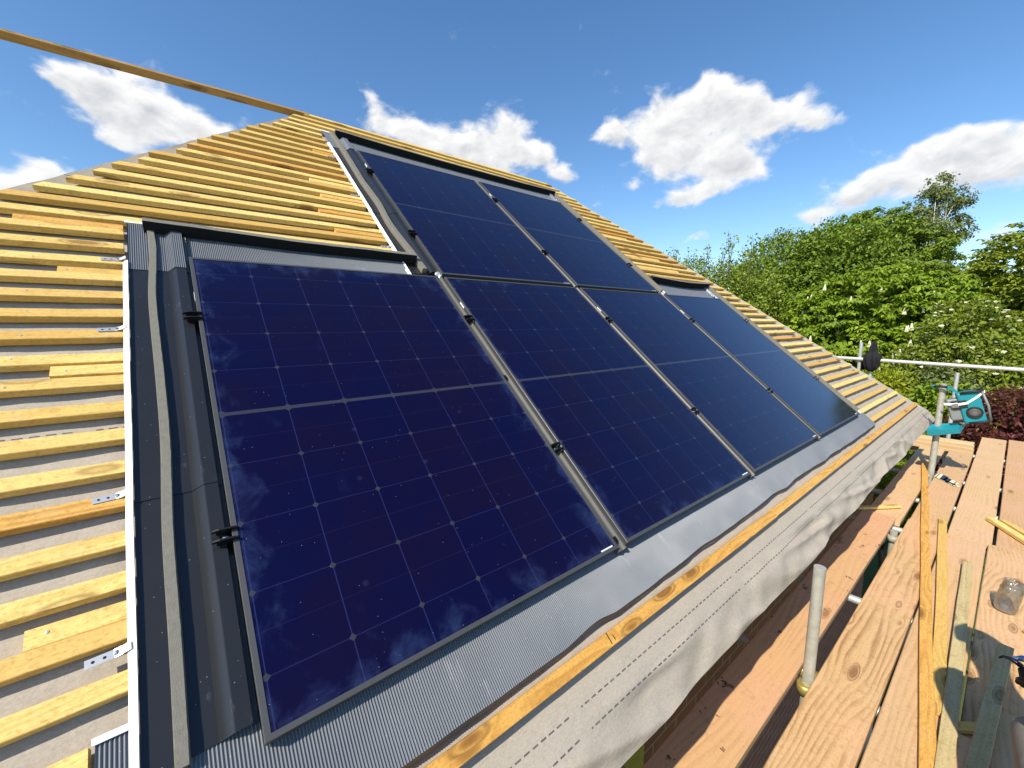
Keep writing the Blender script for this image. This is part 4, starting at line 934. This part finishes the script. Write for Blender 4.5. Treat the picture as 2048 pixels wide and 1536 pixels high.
# the photographer, standing on the deck behind the lens, phone held up
person('photographer in a dark jacket standing on the deck with a phone held up', dict(
    pelvis=(-.62, -1.16, DECK + .95), chest=(-.58, -1.14, DECK + 1.30), neck=(-.55, -1.12, DECK + 1.49), head=(-.50, -1.09, DECK + 1.66), face=(.8, .5, -.12),
    lsh=(-.68, -.98, DECK + 1.40), lel=(-.40, -.86, DECK + 1.36), lwr=(-.20, -.80, DECK + 1.58), lhand=(-.13, -.785, DECK + 1.665), lcurl=(.3, -.9, .1),
    rsh=(-.48, -1.31, DECK + 1.40), rel=(-.24, -1.20, DECK + 1.34), rwr=(-.10, -1.04, DECK + 1.56), rhand=(-.075, -.985, DECK + 1.65), rcurl=(-.2, .9, .1),
    lhip=(-.66, -1.07, DECK + .90), lkn=(-.60, -1.03, DECK + .49), lan=(-.66, -1.02, DECK + .10), ltoe=(-.46, -.98, DECK + .045),
    rhip=(-.58, -1.25, DECK + .90), rkn=(-.52, -1.28, DECK + .49), ran=(-.58, -1.30, DECK + .10), rtoe=(-.38, -1.25, DECK + .045)))
ph = MB().box(-.076, .076, -.037, .037, -.004, .004).build('phone', 'rubber', None, Matrix(((RIGHT.x, -DOWN.x, -FWD.x, CAM_POS.x - FWD.x * .018 + .0), (RIGHT.y, -DOWN.y, -FWD.y, CAM_POS.y - FWD.y * .018), (RIGHT.z, -DOWN.z, -FWD.z, CAM_POS.z - FWD.z * .018), (0, 0, 0, 1))) @ T((-.045, -.02, 0)))
bevel(ph, .003); tag(ph, 'black phone held up by the photographer', 'phone')
# the kneeling worker at the right picture edge
person('kneeling worker with one knee raised gripping a hammer at the lower right edge', dict(
    pelvis=(1.34, -1.23, DECK + .52), chest=(1.66, -1.19, DECK + .89), neck=(1.80, -1.17, DECK + 1.06), head=(1.93, -1.14, DECK + 1.19), face=(.9, .1, -.4),
    lsh=(1.70, -1.015, DECK + .96), lel=(1.92, -1.075, DECK + .66), lwr=(2.23, -1.06, DECK + .40), lhand=(2.31, -1.03, DECK + .36), lcurl=(.4, .3, -.8),
    rsh=(1.66, -1.37, DECK + .95), rel=(1.80, -1.50, DECK + .72), rwr=(2.02, -1.46, DECK + .55), rhand=(2.10, -1.45, DECK + .52), rcurl=(.4, .2, -.8),
    lhip=(1.30, -1.10, DECK + .50), lkn=(1.83, -1.02, DECK + .50), lan=(1.86, -1.08, DECK + .10), ltoe=(2.05, -1.10, DECK + .045),
    rhip=(1.28, -1.36, DECK + .48), rkn=(1.70, -1.42, DECK + .08), ran=(1.26, -1.44, DECK + .07), rtoe=(1.06, -1.44, DECK + .05)), glove='rubber')
hm = thing('claw_hammer', 'claw hammer with dark curved claw and black grip in the shadow at lower right', 'hammer', T((2.39, -.978, DECK + .355)))
b = MB(); b.tube([(.0, .048, .008), (.004, .038, .019), (.0, .020, .024), (-.002, .004, .019), (-.004, -.010, .012)], [.003, .005, .0075, .009, .010], 10); b.build('claw', 'steel_dark', hm, None, True)
b = MB(); b.tube([(.012, .02, .020), (.03, -.01, .027), (.045, -.04, .027)], [.004, .012, .011], 10); b.build('head', 'blue_steel', hm, None, True)
b = MB(); b.tube([(-.004, -.008, .010), (-.01, -.018, .003)], .010, 10); b.build('collar', 'yellow', hm, None, True)
b = MB(); b.tube([(-.008, -.012, .005), (-.03, -.028, -.005), (-.06, -.045, -.008), (-.14, -.055, .006)], [.014, .027, .026, .020], 12); b.build('grip', 'rubber', hm, None, True)

# ---------------------------------------------------------------- trees and shrubs
def leaves(name, m, cen, nrm, size, parent, per=1, wid=.42, droop=.25, upright=.6, star=False, seed=0):
    rg = np.random.default_rng(seed); n = len(cen)
    k = per; c = np.repeat(cen, k, 0); base = np.repeat(nrm, k, 0)
    d = rg.normal(size=(n * k, 3)) * .9 + base * .7; d[:, 2] -= droop
    if star:
        ang = np.tile(np.linspace(0, 2 * np.pi, k, endpoint=False), n) + np.repeat(rg.uniform(0, 6.28, n), k)
        a = np.cross(base, rg.normal(size=(n * k, 3))); a = np.repeat(a[::k], k, 0)
        ax = np.repeat(nrm * (1 - upright) + np.array([0, 0, 1.]) * upright + rg.normal(size=(n, 3)) * .28, k, 0); ax /= np.linalg.norm(ax, axis=1, keepdims=True)
        e1 = np.cross(ax, a); e1 /= np.linalg.norm(e1, axis=1, keepdims=True) + 1e-9; e2 = np.cross(ax, e1)
        d = e1 * np.cos(ang)[:, None] + e2 * np.sin(ang)[:, None]; d[:, 2] -= droop
    d /= np.linalg.norm(d, axis=1, keepdims=True) + 1e-9
    up = base * (1 - upright) + np.array([0, 0, 1.]) * upright + rg.normal(size=d.shape) * .35
    s_ = np.cross(d, up); s_ /= np.linalg.norm(s_, axis=1, keepdims=True) + 1e-9
    nn_ = np.cross(s_, d)
    L = (size * rg.uniform(.65, 1.25, n * k))[:, None]
    v0 = c; v1 = c + d * L * .55 + s_ * L * wid * .5 + nn_ * L * .06; v2 = c + d * L - np.array([0, 0, 1.]) * L * .10; v3 = c + d * L * .55 - s_ * L * wid * .5 + nn_ * L * .06
    vs_ = np.stack([v0, v1, v2, v3], 1).reshape(-1, 3).astype(np.float32); F = n * k
    me = bpy.data.meshes.new(name); me.vertices.add(F * 4); me.vertices.foreach_set('co', vs_.ravel())
    me.loops.add(F * 4); me.loops.foreach_set('vertex_index', np.arange(F * 4, dtype=np.int32)); me.polygons.add(F)
    me.polygons.foreach_set('loop_start', np.arange(0, F * 4, 4, dtype=np.int32)); me.polygons.foreach_set('loop_total', np.full(F, 4, np.int32))
    at = me.attributes.new('tone', 'FLOAT', 'FACE'); tone = np.clip(np.repeat(rg.uniform(.1, .9, n), k) * .6 + rg.uniform(0, .4, n * k), 0, 1).astype(np.float32); at.data.foreach_set('value', tone)
    me.update(); me.materials.append(MAT[m]); o = bpy.data.objects.new(name, me); COL.objects.link(o); o.parent = parent; return o

def crown_points(blobs, n, seed, clump=.16, flat=.5, shell=.78, ncl=None):
    """blobs: (x,y,z,rx,ry,rz); returns leaf centres grouped in flattened sprays near the surface"""
    rg = np.random.default_rng(seed); B = np.array(blobs, float); area = B[:, 3] * B[:, 5] + B[:, 4] * B[:, 5] + B[:, 3] * B[:, 4]; pr = area / area.sum()
    ncl = ncl or max(20, n // 16)
    bi = rg.choice(len(B), ncl, p=pr); dr = rg.normal(size=(ncl, 3)); dr /= np.linalg.norm(dr, axis=1, keepdims=True)
    r = shell + (1.04 - shell) * rg.uniform(0, 1, ncl) ** .6; deep = rg.uniform(0, 1, ncl) < .12; r[deep] *= rg.uniform(.45, .85, deep.sum())
    cc = B[bi, :3] + dr * B[bi, 3:6] * r[:, None]
    # keep clusters that are not buried in another blob
    keep = np.ones(ncl, bool)
    for j in range(len(B)):
        q = (((cc - B[j, :3]) / B[j, 3:6]) ** 2).sum(1); keep &= (q > .36) | (bi == j)
    cc = cc[keep]; dr = dr[keep]; bi = bi[keep]; ncl = len(cc)
    ci = rg.integers(0, ncl, n); R0 = B[bi, 3:6].mean(1)[ci] * clump * rg.uniform(.6, 1.3, ncl)[ci]
    off = rg.normal(size=(n, 3)) * .6; off[:, 2] *= flat
    return cc[ci] + off * R0[:, None], dr[ci], cc, dr

def tree(name, label, pos, blobs, n, leaf, m, seed, per=1, wid=.45, droop=.25, upright=.6, star=False, clump=.16, flat=.5, trunk_r=.22, bark='bark', limbs=14, cat='tree', group=None, shell=.78, ncl=None, inner=True, trunk_top=.55):
    t = thing(name, label, cat, T(pos), group); rg = random.Random(seed)
    c, nr, cc, cd_ = crown_points(blobs, n, seed, clump, flat, shell, ncl)
    leaves('crown', m, c, nr, leaf, t, per, wid, droop, upright, star, seed)
    if inner:
        B = [(x, y, z, a * .72, b_ * .72, d_ * .72) for x, y, z, a, b_, d_ in blobs]
        c2, n2, _, _ = crown_points(B, max(300, n // 3), seed + 5, .3, .8, .5)
        leaves('inner_foliage', m, c2, n2, leaf * 1.35, t, 1, .7, .2, .4, False, seed + 9)
    top = max(z + d_ for x, y, z, a, b_, d_ in blobs); bx = sum(q[0] for q in blobs) / len(blobs); by = sum(q[1] for q in blobs) / len(blobs)
    b = MB(); pts = [Vector((0, 0, -.1)), Vector((bx * .3, by * .3, top * .2)), Vector((bx * .7, by * .7, top * .4)), Vector((bx, by, top * trunk_top)), Vector((bx * 1.1, by * 1.1, top * .85))]
    b.tube(pts, [trunk_r, trunk_r * .8, trunk_r * .62, trunk_r * .4, trunk_r * .12], 10); b.build('trunk', bark, t, None, True)
    b = MB()
    for i in range(limbs):
        f = rg.uniform(.25, .8); a0 = pts[1].lerp(pts[3], f); e = Vector(cc[rg.randrange(len(cc))])
        mid = a0.lerp(e, .5) + Vector((rg.uniform(-.2, .2), rg.uniform(-.2, .2), rg.uniform(.0, .35))) * (e - a0).length * .3
        b.tube([a0, a0.lerp(mid, .6), mid, mid.lerp(e, .55), e], [trunk_r * .34, trunk_r * .26, trunk_r * .18, trunk_r * .11, trunk_r * .03], 6)
    b.build('limbs', bark, t, None, True)
    return t
G0 = GROUND
def rel(p, L): return [(x - p[0], y - p[1], z - G0, a, b_, c_) for x, y, z, a, b_, c_ in L]
# twiggy light tree just over the right hip
p = (19.3, 9.0, G0)
tree('hornbeam_tree', 'loose light green tree with wispy shoots just above the right roof hip', p, rel(p, [(19.6, 9.6, 2.0, 2.2, 2.6, 1.9), (20.2, 7.6, 1.7, 2.2, 1.8, 2.2), (18.6, 11.0, 2.0, 1.6, 1.8, 1.6)]), 16000, .115, 'lf_light', 21, wid=.6, trunk_r=.16, clump=.2, flat=.6, limbs=20, inner=True)
t = bpy.data.objects[-1] if False else None
sh = thing('hedge_shoots', 'tall wispy leafy shoots sticking up against the sky right of the roof', 'shoots', T((19.3, 8.9, 2.5)))
b = MB(); cs, ns = [], []
rr = random.Random(4)
for i in range(26):
    y0 = -2.6 + 5.4 * rr.random(); x0 = rr.uniform(-.6, .8); h = rr.uniform(1.0, 2.1) if i % 3 else rr.uniform(1.8, 2.6); lean = rr.uniform(-.35, .35)
    pts = [Vector((x0, y0, 0)), Vector((x0 + .1, y0 + lean * .4, h * .5)), Vector((x0 + .1, y0 + lean, h))]
    b.tube(pts, [.022, .014, .005], 5)
    for k in range(46):
        f = .25 + .75 * rr.random(); q = pts[0].lerp(pts[1], f * 2) if f < .5 else pts[1].lerp(pts[2], f * 2 - 1)
        cs.append(q + Vector((rr.uniform(-.16, .16), rr.uniform(-.2, .2), rr.uniform(-.05, .05)))); ns.append((rr.uniform(-1, 1), rr.uniform(-1, 1), .4))
b.build('twigs', 'bark', sh); leaves('leaves', 'lf_light', np.array(cs), np.array(ns), .13, sh, 1, .6, .2, .5, False, 77)
# darker rounded tree
p = (25.6, 7.0, G0)
tree('lime_tree', 'rounded mid green tree left of the tall chestnut, slightly in shade', p, rel(p, [(25.6, 7.2, 2.6, 3.2, 2.5, 3.0), (25.6, 9.2, 1.6, 2.6, 2.0, 2.5), (26.2, 5.4, 3.1, 2.8, 2.2, 2.8), (24.0, 7.4, .0, 2.8, 2.6, 2.2)]), 40000, .175, 'lf_dark', 31, wid=.6, clump=.14, trunk_r=.24, limbs=10)
p = (30.6, 4.6, G0)
tree('chestnut_tree', 'tallest dark green domed chestnut tree below the birch', p, rel(p, [(30.5, 4.9, 4.3, 3.4, 2.3, 2.7), (30.5, 6.4, 3.3, 2.8, 2.1, 2.9), (31.0, 3.4, 3.5, 3.0, 2.0, 2.5), (29.0, 4.8, 2.0, 3.0, 3.2, 2.6)]), 11500, .215, 'lf_dark', 41, per=5, star=True, wid=.42, clump=.13, droop=.45, trunk_r=.34, limbs=10)
p = (22.0, 2.9, G0)
ch = tree('chestnut_tree', 'broad bright green horse chestnut tree with white candle blossom behind the handrail', p, rel(p, [(22.0, 3.0, 1.2, 2.8, 2.3, 1.9), (21.6, 4.7, .6, 2.3, 1.6, 1.8), (22.4, 1.5, 1.2, 2.4, 1.6, 1.6), (20.4, 3.4, -.6, 2.4, 2.6, 1.6), (20.6, 1.6, -.4, 2.0, 1.8, 1.5), (19.9, 4.6, -1.0, 1.6, 1.4, 1.2)]), 15000, .185, 'lf_chestnut', 51, per=5, star=True, wid=.42, clump=.12, flat=.32, droop=.55, upright=.8, trunk_r=.32, limbs=12)
cm = MB()
for i in range(9):
    z = i * .027; r = .052 * (1 - i / 10)
    for k in range(6):
        a = k * 1.047 + i * .5; q = Vector((r * math.cos(a), r * math.sin(a), z)); s_ = .02
        cm.add([q + Vector((s_, 0, 0)), q + Vector((-s_ * .5, s_, 0)), q + Vector((-s_ * .5, -s_, 0)), q + Vector((0, 0, s_ * 1.4))], [(0, 1, 3), (1, 2, 3), (2, 0, 3), (0, 2, 1)])
b0 = None; rr = random.Random(9)
BL = [(22.0, 3.0, 1.2, 2.8, 2.3, 1.9), (20.4, 3.4, -.6, 2.4, 2.6, 1.6), (20.6, 1.6, -.4, 2.0, 1.8, 1.5), (22.4, 1.5, 1.2, 2.4, 1.6, 1.6), (21.6, 4.7, .6, 2.3, 1.6, 1.8)]
for i in range(58):
    B = BL[rr.choice([0, 1, 1, 1, 2, 2, 2, 3, 4])]; a = rr.uniform(math.pi * .62, math.pi * 1.38); e = rr.uniform(-.2, .75)
    q = Vector((B[0] + B[3] * 1.03 * math.cos(a) * math.cos(e), B[1] + B[4] * 1.03 * math.sin(a) * math.cos(e), B[2] + B[5] * 1.03 * math.sin(e))) - Vector(p)
    if b0 is None: b0 = cm.build('blossom', 'blossom', ch); o = b0
    else: o = b0.copy(); COL.objects.link(o); o.parent = ch
    o.matrix_local = T(q) @ Matrix.Rotation(rr.uniform(-.2, .2), 4, 'Y') @ Matrix.Scale(rr.uniform(.55, .95), 4)
# birch
p = (41.7, 4.2, G0)
bz = [(41.7, 3.1, 10.0, 1.2, .9, 1.1), (41.7, 2.5, 8.8, 1.3, 1.0, 1.2), (41.7, 4.2, 8.4, 1.3, .95, 1.3), (41.7, 3.3, 7.3, 1.6, 1.4, 1.2), (41.7, 4.4, 6.5, 1.3, 1.1, 1.0), (41.7, 2.2, 6.9, 1.1, .9, 1.0), (41.8, 3.5, 5.2, 1.6, 1.5, 1.2)]
bz = [(x, y + .55, z + .15, a, b_, c_) for x, y, z, a, b_, c_ in bz]
tree('birch_tree', 'tall airy silver birch with pale bark against the sky', p, rel(p, bz), 15000, .15, 'lf_birch', 61, wid=.7, clump=.22, flat=.9, droop=.9, shell=.35, trunk_r=.26, bark='birch_bark', limbs=46, inner=False, ncl=260, trunk_top=.6)
# layered tree at the right edge
p = (26.9, -1.2, G0)
tree('maple_tree', 'layered green tree at the right picture edge right of the birch', p, rel(p, [(26.9, -1.4, 2.9, 2.8, 2.2, 2.0), (26.5, .3, 1.6, 2.4, 1.4, 1.3), (26.4, -.6, .2, 2.6, 1.9, 1.4), (27, -3.2, 3.0, 2.8, 2.4, 2.6), (26.2, -2.6, .6, 2.6, 2.4, 2.0)]), 14000, .19, 'lf_layer', 71, per=3, star=True, wid=.5, clump=.15, flat=.22, droop=.35, upright=.85, trunk_r=.3, limbs=16)
p = (21.5, -2.2, G0)
tree('holly_tree', 'dense green shrubby tree at the far right behind the elder', p, rel(p, [(21.5, -2.0, -.8, 2.0, 2.0, 1.6), (21.0, -.6, -1.2, 1.8, 1.3, 1.1), (21.3, -3.4, .2, 2.2, 1.8, 2.0)]), 10000, .18, 'lf_light', 75, wid=.55, clump=.16, flat=.4, trunk_r=.14, limbs=14, cat='tree')
# elder with flat white flowers
p = (16.9, .05, G0)
elder = tree('elder_bush', 'yellow green elder bush with flat cream flower heads right of the chestnut', p, rel(p, [(16.9, .1, .35, 1.3, 1.0, 1.1), (16.7, -.5, -.6, 1.3, 1.1, 1.0), (16.8, .8, -.7, 1.2, 1.0, .9), (16.4, .1, -1.6, 1.4, 1.6, 1.0)]), 18000, .11, 'lf_elder', 81, wid=.5, clump=.17, flat=.4, trunk_r=.09, limbs=34, cat='bush', droop=.4)
fm = MB()
for i in range(26):
    a = i * 2.4; r = .075 * math.sqrt(i / 26); q = Vector((r * math.cos(a), r * math.sin(a), .012 * math.cos(r * 20))); s_ = .014
    fm.add([q + Vector((s_, 0, 0)), q + Vector((0, s_, .004)), q + Vector((-s_, 0, 0)), q + Vector((0, -s_, .004)), q + Vector((0, 0, -.015))], [(0, 1, 2, 3), (0, 3, 4), (1, 0, 4), (2, 1, 4), (3, 2, 4)])
b0 = None
EB = [(16.9, .1, .35, 1.3, 1.0, 1.1), (16.7, -.5, -.6, 1.3, 1.1, 1.0), (16.8, .8, -.7, 1.2, 1.0, .9)]
for i in range(64):
    B = EB[rr.choice([0, 0, 1, 1, 2])]; a = rr.uniform(math.pi * .6, math.pi * 1.4); e = rr.uniform(-.15, 1.1)
    q = Vector((B[0] + B[3] * 1.05 * math.cos(a) * math.cos(e), B[1] + B[4] * 1.05 * math.sin(a) * math.cos(e), B[2] + B[5] * 1.05 * math.sin(e))) - Vector(p)
    if b0 is None: b0 = fm.build('flower_head', 'blossom', elder); o = b0
    else: o = b0.copy(); COL.objects.link(o); o.parent = elder
    o.matrix_local = T(q) @ Matrix.Rotation(rr.uniform(-.7, -.1), 4, 'Y') @ Matrix.Scale(rr.uniform(.4, .8), 4)
# low shrubs
def shrub(name, label, p, bl, n, leaf, m, seed, **kw):
    return tree(name, label, p, rel(p, bl), n, leaf, m, seed, cat='shrub', trunk_r=.05, limbs=kw.pop('limbs', 16), clump=kw.pop('clump', .2), **kw)
shrub('golden_shrub', 'bright yellow green shrub below the black jacket', (14.8, 1.1, G0), [(14.8, 1.35, -1.15, .7, .55, .75), (14.7, .95, -1.45, .8, .5, .75), (14.6, 1.6, -1.9, .9, .7, .9), (14.7, .6, -1.9, .8, .5, .7)], 6500, .085, 'lf_yellow', 91, wid=.5, droop=-.3)
shrub('laurel_shrub', 'small mid green shrub behind the leaning pole', (13.9, .1, G0), [(13.9, .1, -1.3, .9, .8, .7), (13.7, -.35, -1.6, .9, .7, .8), (13.9, .5, -1.75, .8, .6, .6)], 6500, .13, 'lf_chestnut', 93, wid=.5, flat=.4)
shrub('grey_shrub', 'grey green shrub under the handrail', (15.6, .35, G0), [(15.6, .30, -.75, .8, .5, .5), (15.6, .0, -1.2, .9, .7, .6)], 4200, .09, 'lf_birch', 94, wid=.5)
shrub('acer_shrub', 'dark red acer shrub at the right edge beyond the deck', (11.0, -.95, G0), [(11.0, -.85, -1.05, .85, .62, .72), (10.9, -.38, -1.55, .7, .42, .6), (11.1, -1.35, -.95, .85, .6, .8), (10.8, -.9, -1.9, .9, .9, .9)], 15000, .085, 'lf_red', 95, wid=.42, flat=.35, clump=.18, droop=.35)
shrub('ground_shrub', 'low yellow green plant at the house corner below the hip', (12.2, .75, G0), [(12.2, .75, -1.75, .7, .6, .55), (11.8, 1.1, -2.0, .7, .7, .6), (12.4, .35, -1.95, .7, .5, .5)], 5200, .10, 'lf_elder', 96, wid=.5)
shrub('ground_shrub', 'low green plant seen through the gap at the deck corner', (8.3, .12, G0), [(8.2, .0, -1.75, .45, .4, .5), (8.0, .5, -1.7, .5, .4, .5)], 2600, .08, 'lf_light', 97, wid=.5)
# black railings
f = thing('railing_fence', 'black upright railing fence in the shade behind the golden shrub', 'fence', T((17.0, .8, GROUND)))
b = MB()
for z in (.5, 1.9): b.box(-.02, .02, -4, 3, z, z + .05)
b.build('rail', 'railing', f)
b = MB()
for i in range(56): b.box(-.012, .012, -4 + i * .125, -3.97 + i * .125, .0, 2.15)
o = b.build('pickets', 'railing', f)
